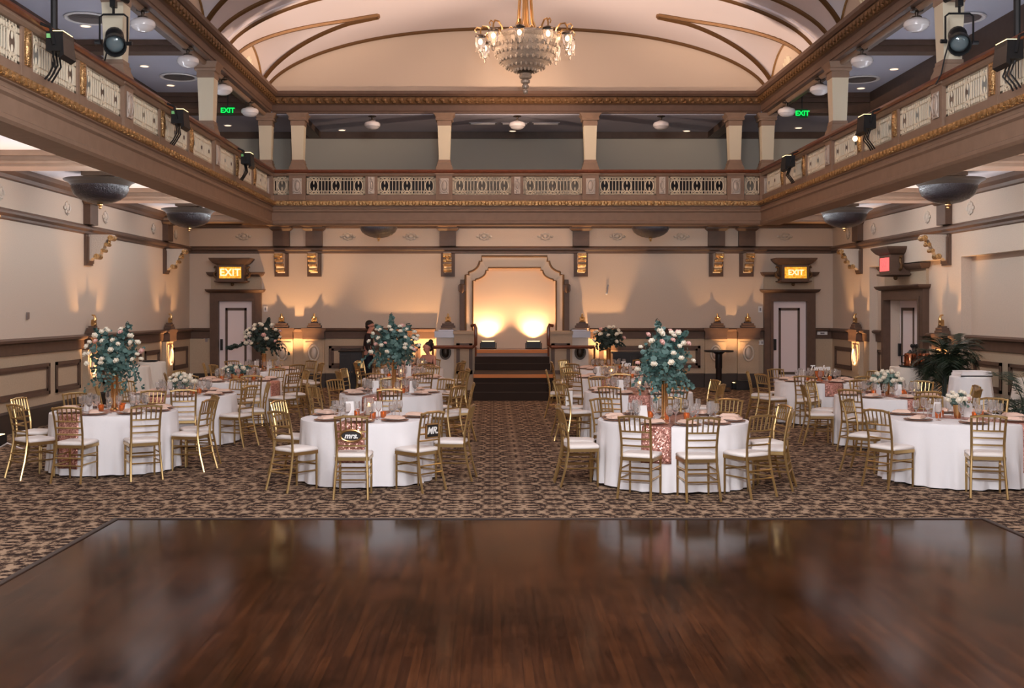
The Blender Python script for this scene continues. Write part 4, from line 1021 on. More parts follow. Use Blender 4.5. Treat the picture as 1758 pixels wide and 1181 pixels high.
def rose(root, loc, r, m, name='rose'):
    mb = MB(); rd = random.Random(int(loc[0]*1e4+loc[2]*7e3))
    mb.ball((0,0,0),(r*.55,r*.55,r*.6),8,6)
    for ring, (n, rr, zz) in enumerate(((3,.42,.25),(5,.62,.02),(6,.75,-.2))):
        for k in range(n):
            a = 2*PI*(k+.5*ring+rd.random()*.3)/n; t = .25+.28*ring; u, s = math.cos(a), math.sin(a)
            c = Vector((rr*r*u, rr*r*s, zz*r)); wv = Vector((-s,u,0))*r*.42; up = Vector((math.sin(t)*u, math.sin(t)*s, math.cos(t)))*r*.55
            i = c - up*.55; o_ = Vector((u,s,0))*r*.06
            mb.add([i-wv*.6, i+wv*.6, c+wv*1.05+up*.25, c+up*.75+o_*1.5, c-wv*1.05+up*.25], [(0,1,2,3,4)])
    q = Vector((rd.uniform(-.7,.7), -1, .5+rd.random())).normalized().to_track_quat('Z','Y').to_matrix().to_4x4()
    mb.xform(Matrix.Translation(loc) @ q)
    o = mb.build(name, m, root, True, 60); return o
def leafset(mb, c, R, n, ls, rd, hang=0, drop=.3):
    def leaf(p, nrm, s):
        q = nrm.to_track_quat('Z','Y').to_matrix(); e = rd.uniform(.7,1.0); k = rd.uniform(0,6.28)
        pts = []
        for i in range(6):
            a = 2*PI*i/6+k; v = Vector((math.cos(a)*s, math.sin(a)*s*e, .12*s*math.cos(2*a))); pts.append(p + q @ v)
        mb.add(pts, [(0,1,2,3,4,5)])
    for _ in range(n):
        d = Vector((rd.gauss(0,1), rd.gauss(0,1), rd.gauss(0,1))).normalized(); k = rd.random()**.33*rd.uniform(.62,1.06)
        p = Vector((c[0]+d.x*R[0]*k, c[1]+d.y*R[1]*k, c[2]+d.z*R[2]*k))
        nn = (d*1.0 + Vector((rd.gauss(0,.6), rd.gauss(0,.6)-.3, rd.gauss(0,.6)))).normalized(); leaf(p, nn, ls*rd.uniform(.6,1.25))
    for _ in range(hang):           # trailing sprigs
        a = rd.uniform(0,6.28); rr = rd.uniform(.35,.95); x, y = c[0]+R[0]*rr*math.cos(a), c[1]+R[1]*rr*math.sin(a); z = c[2]-R[2]*rd.uniform(.3,.6); L = rd.uniform(.4,1)*drop
        ox, oy = rd.uniform(-.08,.12)*math.cos(a), rd.uniform(-.02,.12)*math.sin(a)
        for i in range(14):
            t = i/13; p = Vector((x+ox*t*2+rd.gauss(0,.012), y+oy*t*2+rd.gauss(0,.012), z-L*t))
            leaf(p, Vector((rd.gauss(0,1), rd.gauss(0,1)-.5, rd.gauss(0,.5))).normalized(), ls*rd.uniform(.4,.75))
        if 0: pass
def bouquet(loc, label, R, zc, n, ls, nro, seed, m='leaf', hang=14, drop=.3, spikes=(), vtop=None, cat='flowers', rs=.037, front=True, cx=0.0):
    rd = random.Random(seed); r = thing('bouquet', label, cat, loc)
    mb = MB(); leafset(mb, (cx,0,zc), R, n, ls, rd, hang, drop)
    for sx, sz in spikes:
        for i in range(8):
            t = i/7; leafset(mb, (cx+sx*(.5+.5*t), rd.uniform(-.06,.06), zc+sz*(.5+.42*t)), (.09*(1.25-t),.09*(1.25-t),.05), 7, ls, rd)
    mb.build('foliage', m, r, True, 60)
    if vtop is not None: MB().tube([(0,0,vtop-.06),(cx*.5,0,(vtop+zc)/2),(cx,0,zc)], .03, 6).build('stalk', 'stemg', r)
    k = 0; pts = []; tries = 0
    while k < nro and tries < 900:
        tries += 1
        a = rd.uniform(-.15, PI+.15); e = rd.uniform(-.35, 1.35)
        d = Vector((math.cos(a)*math.cos(e), -abs(math.sin(a))*math.cos(e), math.sin(e)))
        if not front and rd.random() < .5: d.y = -d.y
        p = Vector((cx+d.x*R[0]*1.02, d.y*R[1]*1.02, zc+d.z*R[2]*1.0))
        if any((p-q).length < rs*(1.4 if rd.random() < .4 else 2.6) for q in pts): continue
        pts.append(p); rose(r, p, rs*rd.uniform(.75,1.15), 'petalp' if rd.random() < .17 else 'petal'); k += 1
    return r
def tall_vase(loc, h, r, label):
    t = thing('tall_vase', label, 'vase', loc)
    MB().lathe([(r*1.25,0),(r*1.25,.012),(r*.9,.03),(r*.92,.1),(r,h-.02),(r*1.08,h-.01),(r*1.08,h)], 24).build('cylinder', 'gold', t)
    MB().lathe([(r*1.09,h-.012),(r*1.12,h-.006),(r*1.09,h)], 24).build('lip', 'goldv', t)
    return t

DEG = PI/180
SECT = ['right','back right','back','back left','left','front left','front','front right']
def sector(a): return SECT[int(round(((a % 360)/45))) % 8]
RD = random.Random(11)
TOP = .762
def table(x, y, r, desc, seats, phi, drop, seed, glasses=True):
    """seats: [(angle deg, back-leg distance, place word or None, extra turn deg)]"""
    R = cloth_fn(r, int(r*27), seed)
    o = cloth_mesh(r, R).build('tablecloth', 'cloth', None, True, 50); o.location = (x, y, 0)
    tag(o, 'white floor length cloth over the %s' % desc, 'tablecloth', 'white round tablecloths')
    if phi is not None:
        o = runner_mesh(r, R, phi*DEG, .34, drop).build('table_runner', 'sequin', None, True, 60); o.location = (x, y, 0)
        md = o.modifiers.new('thickness', 'SOLIDIFY'); md.thickness = .003; md.offset = 1
        tag(o, 'rose gold sequin runner across the %s' % desc, 'table runner', 'rose gold sequin runners')
    for a, dist, word, turn in seats:
        w = word or sector(a); ar = a*DEG; rr = max(dist, r+.535)-.285
        if turn is not None:
            PCH.put((x+rr*math.cos(ar), y+rr*math.sin(ar), 0), ar+PI/2+turn*DEG, 'gold chair with white cushion, %s seat of the %s' % (w, desc))
        pr = r-.20
        PPL.put((x+pr*math.cos(ar), y+pr*math.sin(ar), TOP), 0, 'white plate on rose charger, %s place of the %s' % (w, desc))
        PNA.put((x+pr*math.cos(ar), y+pr*math.sin(ar), TOP+.029), ar+PI/2+RD.uniform(-.5,.5), 'folded blush napkin, %s place of the %s' % (w, desc))
        for P, dn, da, nm in ((PGO, .40, 13, 'water goblet'), (PWI, .44, -9, 'tall wine glass')):
            aa = (a+da*(.94/r))*DEG; q = r-dn
            P.put((x+q*math.cos(aa), y+q*math.sin(aa), TOP), 0, 'clear %s, %s place of the %s' % (nm, w, desc))
def ring(n, r, a0=0, jit=5, skip=()):
    out = []
    for k in range(n):
        a = a0+360*k/n
        out.append((a+RD.uniform(-jit,jit) if k not in skip else a, r+.50+RD.uniform(-.03,.06), sector(a), RD.uniform(-7,7)))
    return out

# name: (x, y, radius)
T = {'A1': (-5.0,14.65,.81), 'B1': (-1.56,13.75,.81), 'C1': (2.2,13.48,.91), 'D1': (5.74,13.65,.88),
     'A2': (-4.88,17.55,.81), 'A3': (-4.8,20.9,.81), 'A4': (-5.05,24.5,.78),
     'B2': (-1.62,17.7,.82), 'B3': (-1.72,21.6,.80), 'B4': (-1.86,25.0,.76),
     'C2': (2.38,18.05,.88), 'C3': (2.42,21.6,.84), 'C4': (2.62,24.9,.78),
     'D2': (6.17,17.2,.82), 'D3': (6.09,20.7,.78)}
N = {'A1': 'leftmost front table', 'B1': 'front table left of the aisle', 'C1': 'front table right of the aisle', 'D1': 'rightmost front table',
     'A2': 'second table along the left wall', 'A3': 'third table along the left wall', 'A4': 'farthest table along the left wall',
     'B2': 'second table left of the aisle', 'B3': 'third table left of the aisle', 'B4': 'farthest table left of the aisle',
     'C2': 'second table right of the aisle', 'C3': 'third table right of the aisle', 'C4': 'farthest table right of the aisle',
     'D2': 'second table along the right wall', 'D3': 'farthest table along the right wall'}
S = {}
S['C1'] = [(-117,1.39,'front left',3),(-86,1.41,'front right',1),(-54,1.40,'right front',-6),(-23,1.35,'near right',2),(6,1.40,'far right',4),(49,1.42,'back right',0),(84,1.42,'back',-3),(122,1.44,'back left',2),(168,1.42,'far left',3),(191,1.41,'near left',-3)]
S['B1'] = [(-90,1.55,'front',0),(-50,1.35,'front right',8),(-2,1.18,'right',-6),(155,1.30,'back left',5),(-133,1.37,'front left',3)]
S['A1'] = [(-95,1.36,'front',-2),(-53,1.24,'front right',-9),(-8,1.27,'right',-4),(24,1.30,'back right',4),(85,1.38,'back',3),(132,1.25,'back left',0),(176,1.22,'far left',-4),(-135,1.27,'front left',6)]
S['D1'] = [(-153,1.27,'front left',4),(141,1.22,'back left',0),(-98,1.30,'front',-8),(-46,1.32,'front right',0),(82,1.45,'back',0),(48,1.38,'back right',4),(0,1.4,'right',0)]
S['A2'] = [(-28,1.22,'front right',4),(18,1.28,'right',0),(62,1.3,'back right',4),(107,1.3,'back',-4),(150,1.3,'back left',3),(195,1.3,'left',0),(-120,1.3,'front left',2),(-75,1.32,'front',0)]
for k in ('A3','A4','B2','B3','B4','C2','C3','C4','D2','D3'): S[k] = ring(8, T[k][2], 22.5 if k in ('A3','B3','B4','C2','D3') else 0)
W22 = {22: 'right far', 67: 'back right', 112: 'back left', 157: 'left far', 202: 'left near', 247: 'front left', 292: 'front right', 337: 'right near'}
for k in ('A3','B3','B4','C2','D3'):
    S[k] = [(a, d, list(W22.values())[i], t) for i, (a, d, w, t) in enumerate(S[k])]
S['B2'] = [(-86,1.32,'front',2),(-35,1.3,'front right',3),(4,1.28,'right',0),(50,1.3,'back right',2),(95,1.3,'back',0),(140,1.3,'back left',0),(182,1.25,'left',0),(-148,1.3,'front left',2)]
PHI = {'A1': (-114,(.88,.4)), 'B1': (-97,(.6,.4)), 'C1': (-111,(.55,.4)), 'D1': (-50,(.75,.4)), 'A2': (-107,(.35,.4)), 'A3': (-20,(.4,.4)), 'A4': (-100,(.4,.4)),
       'B2': (-105,(.55,.4)), 'B3': (-80,(.4,.4)), 'B4': (-95,(.4,.4)), 'C2': (-96,(.5,.4)), 'C3': (-104,(.5,.4)), 'C4': (-90,(.4,.4)), 'D2': (-80,(.4,.3)), 'D3': (-85,(.3,.3))}
for i, k in enumerate(T):
    x, y, r = T[k]; table(x, y, r, N[k], S[k], PHI[k][0], PHI[k][1], i*3+1)
# ---------------------------------------------------------------- centrepieces
def on(k, dx=0.0, dy=0.0): x, y, r = T[k]; return (x+dx, y+dy, TOP+.006)
def vot(k, spots):
    for i, (dx, dy) in enumerate(spots):
        PVO.put(on(k, dx, dy), 0, 'amber votive candle, %s of the cluster on the %s' % (ORD[i], N[k]))
def menu(k, spots):
    for i, (dx, dy, rz, sc) in enumerate(spots):
        PCA.put(on(k, dx, dy), rz, 'white tent card, %s on the %s' % (('left one','right one','third one')[i], N[k]), (1, 1, sc))
tall_vase(on('A1'), .46, .047, 'tall gold cylinder vase on the leftmost front table')
bouquet(on('A1'), 'large eucalyptus bouquet with white roses over the leftmost front table', (.37,.36,.35), .74, 620, .034, 26, 3, vtop=.46, hang=26, drop=.34, spikes=((.2,.44),(-.25,.35)))
tall_vase(on('C1', -.1, 0), .64, .042, 'tall gold cylinder vase on the front table right of the aisle')
bouquet(on('C1', -.1, 0), 'large round eucalyptus bouquet with white roses over the front table right of the aisle', (.34,.33,.38), .72, 640, .034, 22, 5, vtop=.62, hang=26, drop=.30, spikes=((-.08,.50),(.25,.36)))
tall_vase(on('B2', .05, 0), .52, .036, 'tall gold vase on the second table left of the aisle')
bouquet(on('B2', .05, 0), 'tall peaked eucalyptus bouquet with white roses over the second table left of the aisle', (.42,.38,.33), .76, 640, .036, 26, 8, vtop=.5, hang=16, drop=.22, spikes=((-.04,.50),(.25,.34),(-.28,.34)))
tall_vase(on('A4'), .36, .05, 'gold vase on the farthest table along the left wall')
bouquet(on('A4'), 'dark bouquet with cream roses over the farthest table along the left wall', (.42,.36,.32), .70, 520, .045, 20, 13, 'leafd', vtop=.36, hang=14, drop=.25, spikes=((-.8,-.25),(.1,.45)), rs=.05)
tall_vase(on('C4'), .48, .052, 'tall gold vase on the farthest table right of the aisle')
bouquet(on('C4'), 'dark bouquet with cream roses over the farthest table right of the aisle', (.34,.32,.26), .70, 460, .042, 13, 17, 'leafd', vtop=.48, hang=12, drop=.2, rs=.05)
def low_vase(loc, label, h=.14, r=.05, m='goldv'):
    t = thing('low_vase', label, 'vase', loc)
    MB().lathe([(r*.7,0),(r*.8,.01),(r*.95,h*.6),(r*1.1,h),(r*1.02,h),(r*.85,h*.6)], 18).build('bowl', m, t); return t
low_vase(on('D1', -.02, -.05), 'small gold vase with white flowers on the rightmost front table', .16, .052)
bouquet(on('D1', -.02, -.05), 'small posy of white roses on the rightmost front table', (.125,.12,.085), .235, 150, .026, 14, 23, 'leafs', hang=5, drop=.08, rs=.038)
low_vase(on('A2', .0, -.1), 'small silver grey vase on the second table along the left wall', .15, .05, 'steel')
bouquet(on('A2', .0, -.1), 'small blush and white posy on the second table along the left wall', (.20,.18,.10), .22, 170, .03, 14, 29, 'leafs', hang=6, drop=.08, rs=.045)
low_vase(on('A3', .0, -.05), 'polished gold footed bowl on the third table along the left wall', .12, .12, 'gold')
bouquet(on('A3', .0, -.05), 'low blue green arrangement in the gold bowl on the third table along the left wall', (.26,.22,.10), .20, 260, .034, 9, 31, 'leaf', hang=0, rs=.045)
low_vase(on('D2', .0, .1), 'glass vase with white flowers on the second table along the right wall', .17, .045, 'goldv')
bouquet(on('D2', .0, .1), 'loose white posy with trailing greens on the second table along the right wall', (.23,.2,.11), .26, 220, .032, 15, 37, 'leafs', hang=10, drop=.1, rs=.042)
# candles and cards
vot('A1', [(.14,-.12),(-.16,-.05),(.05,.2)]); menu('A1', [(-.30,-.12,.3,.55),(.24,-.15,-.2,.55)])
PHU.put(on('B1', .02, .05), 0, 'glass hurricane with lit pillar candle on the front table left of the aisle')
vot('B1', [(.22,-.12),(-.12,-.02),(.10,-.2)]); menu('B1', [(-.20,-.08,.35,1.15),(.14,.02,-.2,1.1)])
vot('C1', [(-.08,-.10),(.16,-.04),(.28,.12),(-.25,.15)]); menu('C1', [(-.35,.1,.3,.9)])
vot('D1', [(-.28,-.1),(.18,-.08),(.30,.04),(-.16,.12)]); menu('D1', [(-.24,.03,.3,1.1),(.15,.05,-.35,1.0)])
vot('A2', [(.16,-.12),(.24,-.02),(-.2,0)]); menu('A2', [(-.17,-.16,.2,1.3)])
vot('A3', [(.3,.0),(-.28,-.1)]); menu('A3', [(.1,.2,.2,1.0)])
vot('A4', [(.3,-.1),(-.3,.05)]); menu('A4', [(-.12,-.2,.3,1.2),(.16,-.2,-.3,1.1)])
vot('B2', [(.2,-.1),(-.18,-.12)]); menu('B2', [(-.25,.05,.2,1.1),(.35,.0,-.2,1.1)])
PHU.put(on('B3', -.05, -.1), 0, 'glass hurricane with lit candle on the third table left of the aisle'); vot('B3', [(.2,0),(-.3,.05)]); menu('B3', [(.10,-.15,.1,1.5),(-.4,.0,.3,1.0)])
PHU.put(on('B4', .28, .0), 0, 'glass hurricane with lit candle on the farthest table left of the aisle'); vot('B4', [(.1,.05),(-.1,-.05),(-.3,0)]); menu('B4', [(-.05,-.2,.1,1.2)])
PHU.put(on('C2', .02, -.05), 0, 'glass hurricane with lit candle on the second table right of the aisle'); vot('C2', [(.22,-.1),(.3,.05)]); menu('C2', [(-.30,-.05,.3,1.1)])
PHU.put(on('C3', -.10, -.05), 0, 'glass hurricane with lit candle on the third table right of the aisle'); vot('C3', [(.3,-.1),(.12,.15)]); menu('C3', [(-.36,-.05,.3,1.3)])
vot('C4', [(-.3,-.1),(.25,-.05)])
vot('D2', [(.20,.0),(-.24,.0),(.3,.12)]); menu('D2', [(-.15,.1,.3,1.0),(.12,-.05,-.3,1.0)])
vot('D3', [(.24,.05),(-.22,-.1)]); menu('D3', [(-.3,.0,.3,1.2)])
# table name signs standing on gold candle cups
def word_sign(loc, txt, size, label, cup):
    t = thing('table_name_sign', label, 'sign', loc)
    if cup:
        MB().lathe([(.06,0),(.07,.01),(.035,.03),(.03,.05),(.075,.10),(.085,.18),(.080,.18),(.06,.10)], 18).build('candle_cup', 'amber', t)
    h = .20 if cup else .22
    MB().tube([(0,0,.17 if cup else 0),(0,0,h)], .006, 6).build('stick', 'goldv', t)
    o = text_mesh(txt, size, .006, .35, 'lettering', 'chalk', t, .004); o.location = (0,0,h+size*.3)
word_sign(on('D3', .0, -.1), 'Twelve', .13, 'white Twelve lettering on an amber candle cup on the farthest table along the right wall', True)
word_sign(on('C3', .18, .05), 'Ten', .13, 'white Ten lettering on a gold stick on the third table right of the aisle', False)
# Mrs. and Mr. boards tied to two chairs
def chair_board(x, y, rz, txt, label, shape):
    t = thing('chair_sign', label, 'sign', (x, y, 0), rz)   # local frame as the chair: back at y=-.2
    zc = .70; yy = -.245
    if shape == 'oval':
        ring_ = [(.118*math.cos(a), yy, zc+.062*math.sin(a)) for a in [2*PI*k/28 for k in range(28)]]
        MB().tube(ring_, .014, 8, True).build('gold_frame', 'goldv', t)
        b = MB().prism([(.115*math.cos(a), zc+.06*math.sin(a)) for a in [2*PI*k/28 for k in range(28)]], 'xz', yy-.005, yy+.005).build('slate', 'slate', t, False); sz = .085
    else:
        f = MB()
        for (a, b_, c, d) in ((-.105,.105,zc-.085,zc-.07),(-.105,.105,zc+.07,zc+.085),(-.105,-.09,zc-.085,zc+.085),(.09,.105,zc-.085,zc+.085)): f.box((a,yy-.012,c),(b_,yy+.008,d))
        f.build('gold_frame', 'goldv', t, False)
        b = MB().box((-.09,yy-.005,zc-.07),(.09,yy+.005,zc+.07)).build('slate', 'slate', t, False); sz = .11
    o = text_mesh(txt, sz, .002, .3, 'lettering', 'chalk', b, .003); o.location = (0, yy-.008, zc)
def seat_xy(k, i):
    x, y, r = T[k]; a, d, w, t = S[k][i]; d = max(d, r+.535); return x+(d-.285)*math.cos(a*DEG), y+(d-.285)*math.sin(a*DEG), a*DEG+PI/2+t*DEG
x_, y_, rz_ = seat_xy('B1', 0); chair_board(x_, y_, rz_, 'mrs.', 'oval Mrs. board with gold frame on the front chair left of the aisle', 'oval')
x_, y_, rz_ = seat_xy('B1', 1); chair_board(x_, y_, rz_, 'MR.', 'small black Mr. board on the front right chair left of the aisle', 'rect')
# white paper hung on a chair
x_, y_, rz_ = seat_xy('C2', 4)
t = thing('paper_sheet', 'white paper sheet hanging on a chair back at the second table right of the aisle', 'paper', (T['C2'][0]-1.17, T['C2'][1]-.62, 0), 0)
MB().box((-.055,-.004,.58),(.055,.0,.82)).build('sheet', 'card', t, False)

# ---------------------------------------------------------------- draped side tables
def draped(name, x, y, r, h, label, seed, m='cloth2'):
    R = cloth_fn(r, 13, seed, h, .07, .10); o = cloth_mesh(r, R, h, .012, 90).build(name, m, None, True, 50); o.location = (x, y, 0)
    return tag(o, label, 'side table', 'draped high side tables')
draped('draped_table', -7.42, 24.1, .30, .96, 'small ivory draped high table by the left wall with a black tray', 51)
draped('draped_table', -7.45, 23.1, .30, .92, 'ivory draped high table partly behind the leftmost bouquet', 52)
draped('draped_table', 8.2, 21.6, .42, .98, 'ivory draped high table with copper urns before the double door', 53)
draped('draped_table', 8.10, 18.75, .33, .97, 'grey white draped high table right of the palm with a folded black band', 55, 'cloth')
draped('draped_table', 8.86, 18.1, .31, .97, 'ivory draped high table at the right edge behind the small palm', 56)
t = thing('serving_tray', 'black oval tray on the draped table by the left wall', 'tray', (-7.42, 24.0, .962)); MB().lathe([(.10,0),(.17,.012),(.18,.03),(.165,.018),(.01,.008)], 24).build('dish', 'black', t)
t = thing('linen_stack', 'folded white linen on the grey draped table right of the palm', 'linen', (8.10, 18.7, .972)); MB().box((-.26,-.2,0),(.26,.2,.05)).box((-.24,-.19,.05),(.25,.2,.09)).build('folded_cloth', 'cloth', t, False); MB().box((-.265,-.205,.002),(.265,-.2,.022)).build('band', 'black', t, False)
t = thing('serving_tray', 'black tray under the copper urns before the double door', 'tray', (8.22, 21.45, .982)); MB().lathe([(.10,0),(.30,.008),(.33,.03),(.31,.02),(.01,.008)], 28).build('dish', 'black', t)
for i, dx in enumerate((-.13, .14)):
    u = thing('coffee_urn', 'copper coffee urn on the black tray, %s one' % ('left','right')[i], 'urn', (8.22+dx, 21.42, .997))
    MB().lathe([(.10,0),(.115,.01),(.115,.22),(.10,.25),(.03,.27)], 22).build('body', 'copper', u)
    MB().lathe([(.06,.262),(.03,.29),(.02,.31),(.01,.32)], 14).build('lid', 'black', u)
    MB().tube([(-.115,0,.06),(-.17,0,.08),(-.17,0,.2),(-.11,0,.21)] if i == 0 else [(.115,0,.06),(.17,0,.08),(.17,0,.2),(.11,0,.21)], .014, 6).build('handle', 'black', u)
    MB().tube([(0,-.11,.05),(0,-.15,.05),(0,-.155,.02)], .012, 6).build('spout', 'black', u)
t = thing('stirrer_jar', 'dark jar of stirrers behind the copper urns', 'jar', (8.25, 21.62, .995))
MB().lathe([(.05,0),(.055,.02),(.05,.16)], 14).build('jar', 'black', t)
f = MB()
for k in range(5): a = k*1.25; f.tube([(0,0,.1),(.05*math.cos(a),.05*math.sin(a),.36)], .008, 5); f.ball((.055*math.cos(a),.055*math.sin(a),.39), (.028,.02,.04), 6, 5)
f.build('stirrers', 'black', t)

# palms
def palm(loc, label, h0, nf, L, seed, spread=1.0):
    r = thing('potted_palm', label, 'plant', loc); rd = random.Random(seed)
    MB().lathe([(.16,0),(.20,.03),(.24,.36),(.26,.38),(.22,.38),(.20,.30),(.01,.30)], 20).build('pot', 'pot', r)
    tk = MB(); fr = MB()
    for k in range(5): a = k*1.3; tk.tube([(.05*math.cos(a),.05*math.sin(a),.3),(.07*math.cos(a),.07*math.sin(a),h0*.7),(.10*math.cos(a),.1*math.sin(a),h0)], .018, 5)
    tk.build('trunk', 'palm', r)
    for k in range(nf):
        a = 2*PI*k/nf + rd.uniform(-.3,.3); e = rd.uniform(.15, 1.35); l = L*rd.uniform(.75,1.1)
        u = Vector((math.cos(a), math.sin(a), 0)); P = []; z = h0*rd.uniform(.55,1.0); p = Vector((.08*u.x,.08*u.y,z)); ang = e
        for i in range(12):
            P.append(p.copy()); p = p + (u*math.cos(ang)*spread + Vector((0,0,1))*math.sin(ang))*l/12; ang -= .11+.05*(1.3-e)
        fr.tube(P, [.012*(1-i/13) for i in range(12)], 4)
        sd = Vector((-u.y, u.x, 0))
        for i in range(2, 12):
            for q in (0, .5):
                if i == 11 and q: continue
                b = P[i] if not q else (P[i]+P[i+1])/2; d = (P[min(i+1,11)]-P[i-1]).normalized(); ll = .30*math.sin(PI*(i+q)/13.5)+.07
                for sg in (-1, 1):
                    t = b + sd*sg*ll*.8 + d*ll*.5 + Vector((0,0,-.12*ll+rd.uniform(-.03,.03))); w = d*.012; m_ = (b+t)/2+Vector((0,0,.02))
                    fr.add([b-w*.4, m_-w, t, m_+w], [(0,1,2,3)])
    fr.build('fronds', 'palm', r, False); return r
palm((8.33, 20.3, 0), 'dark bushy potted palm against the right wall', 1.28, 54, .78, 5, .72)
palm((8.05, 16.6, 0), 'small potted palm at the right edge of the photo', .70, 18, .75, 9, .8)

# black cocktail table, cabinets, sound boxes
t = thing('cocktail_table', 'black high cocktail table before the right back wall', 'table', (PX(1234,28.35), 28.35, 0))
MB().lathe([(.02,1.01),(.36,1.01),(.375,1.025),(.37,1.05),(.02,1.055)], 32).build('top', 'black', t)
MB().lathe([(.15,1.0),(.09,.95),(.09,.6),(.075,.58),(.075,.12),(.11,.09)], 16).build('pedestal', 'dark', t)
MB().lathe([(.30,0),(.30,.03),(.22,.06),(.11,.10),(.02,.12)], 28).build('foot', 'dark', t)
t = thing('floor_speaker', 'small black box on the floor right of the cocktail table', 'speaker', (PX(1253,29.2)+.28, 28.95, 0)); MB().box((-.19,-.14,0),(.19,.14,.24)).build('cabinet', 'black', t, False); MB().box((-.16,-.15,.03),(.16,-.14,.21)).build('grille', 'slate', t, False)
t = thing('upright_cabinet', 'dark wooden cabinet standing before the standing man', 'cabinet', (PX(604,27.6), 27.6, 0))
MB().box((-.28,-.22,.05),(.28,.22,1.04)).build('body', 'dark', t, False); MB().stack(0,0,[(1.04,.30,.24),(1.07,.31,.25),(1.09,.27,.22),(1.13,.24,.2)]).build('top', 'dark', t)
MB().box((-.29,-.23,0),(.29,.23,.06)).build('plinth', 'dark', t, False)
for sx in (-1, 1):
    d = MB().box((sx*.135-.125,-.235,.10),(sx*.135+.125,-.22,.98)).box((sx*.135-.09,-.242,.16),(sx*.135+.09,-.235,.90)).build('door', 'dark', t, False)
    MB().ball((sx*.03,-.25,.55),(.012,.012,.012),8,6).build('knob', 'goldv', d)
t = thing('black_cabinet', 'low black cabinet against the wall behind the Ten sign', 'cabinet', (PX(1080,29.2), 29.3, 0))
MB().box((-.45,-.25,.06),(.45,.25,.94)).build('body', 'dark', t, False); MB().box((-.48,-.28,.94),(.48,.28,.98)).build('top', 'dark', t, False); MB().box((-.44,-.24,0),(.44,.25,.07)).build('plinth', 'dark', t, False)
for sx in (-1, 1): MB().box((sx*.22-.20,-.262,.12),(sx*.22+.20,-.25,.88)).build('door', 'slate', t, False)

# small wall fittings
def plate(px, py, w, h, label, cat, name, m='white', Y=None, d=.02):
    Y = Y or YW; t = thing(name, label, cat, (PX(px,Y), Y, PZ(py,Y)))
    MB().box((-w/2,-d,-h/2),(w/2,0,h/2)).build('plate', m, t, False)
    MB().box((-w*.2,-d-.008,-h*.25),(w*.2,-d,h*.25)).build('toggle', 'steel', t, False)
plate(354.8, 583.5, .16, .2, 'white notice holder on the wainscot left of the left exit door', 'sign', 'wall_notice', 'white', YW-.015)
plate(456, 530.5, .1, .14, 'small white thermostat right of the left exit door', 'thermostat', 'thermostat')
plate(1305, 531, .1, .16, 'small white thermostat left of the right exit door', 'thermostat', 'thermostat')
plate(1302, 588, .09, .12, 'white switch plate left of the right exit door, left one', 'switch', 'light_switch', 'white', YW-.015)
plate(1308, 588, .09, .12, 'white switch plate left of the right exit door, right one', 'switch', 'light_switch', 'white', YW-.015)
plate(1411.5, 572, .27, .085, 'white name plate on the rail right of the right exit door', 'sign', 'wall_notice', 'white', YW-.06)
t = thing('wall_sconce_rod', 'thin silver rod on the back wall right of the stage', 'wall fitting', (WX(1043), YW, WZ(497))); MB().tube([(.02,-.03,.13),(-.02,-.06,-.1)], .018, 6).build('rod', 'steel', t); MB().ball((-.03,-.06,-.12),(.035,.035,.035),8,6).build('tip', 'white', t)
t = thing('door_switch', 'small switch plate on the left wall near the left picture edge', 'switch', (XL+.005, 8.15*1900/(845-46.5), PZ(542, 19.4)), PI/2); MB().box((-.05,-.02,-.06),(.05,0,.06)).build('plate', 'steel', t, False)
cb = MB().tube([(-7.6+.28*i, 16.2-.05*i+.10*math.sin(i*1.7), .02+.14*abs(math.sin(i*.9))*(i > 1)) for i in range(7)], .012, 6).build('power_cord', 'white'); tag(cb, 'white cord looping on the carpet behind the leftmost chairs', 'cord')

# ---------------------------------------------------------------- people
def skin_mesh(name, pts, edges, m, parent, lv=2):
    me = bpy.data.meshes.new(name); me.from_pydata([p[:3] for p in pts], edges, []); me.materials.append(M[m])
    o = bpy.data.objects.new(name, me); COL.objects.link(o); o.parent = parent
    o.modifiers.new('skin', 'SKIN'); o.modifiers.new('sub', 'SUBSURF').levels = lv; o.modifiers['sub'].render_levels = lv
    for i, p in enumerate(pts):
        v = me.skin_vertices[0].data[i]; rx = p[3]; ry = p[4] if len(p) > 4 else p[3]; v.radius = (rx, ry); v.use_root = (i == 0)
    o.modifiers['skin'].use_smooth_shade = True
    return o
def chain(P, E, start, pts):
    last = start
    for p in pts: P.append(p); E.append((last, len(P)-1)); last = len(P)-1
    return last
def hand(P, E, w, d, side):          # five fingers rooted in a palm that follows the forearm direction d
    d = Vector(d).normalized(); s = d.cross(Vector((0,0,1))); s = s.normalized() if s.length > .01 else Vector((0,1,0)); wv = Vector(P[w][:3]); dn = d.cross(s)
    pm = wv + d*.06; pi = chain(P, E, w, [(*pm, .026)])
    for k, L in enumerate((.062,.074,.078,.066)):
        o = s*(k-1.5)*.019
        a = pm + d*.035 + o; chain(P, E, pi, [(*a, .010), (*(a+d*L*.55+dn*.008), .0085), (*(a+d*L*.85+dn*.028), .007)])
    a = pm - d*.02 + s*side*.034; chain(P, E, pi, [(*a, .011), (*(a+d*.045+s*side*.012), .008)])
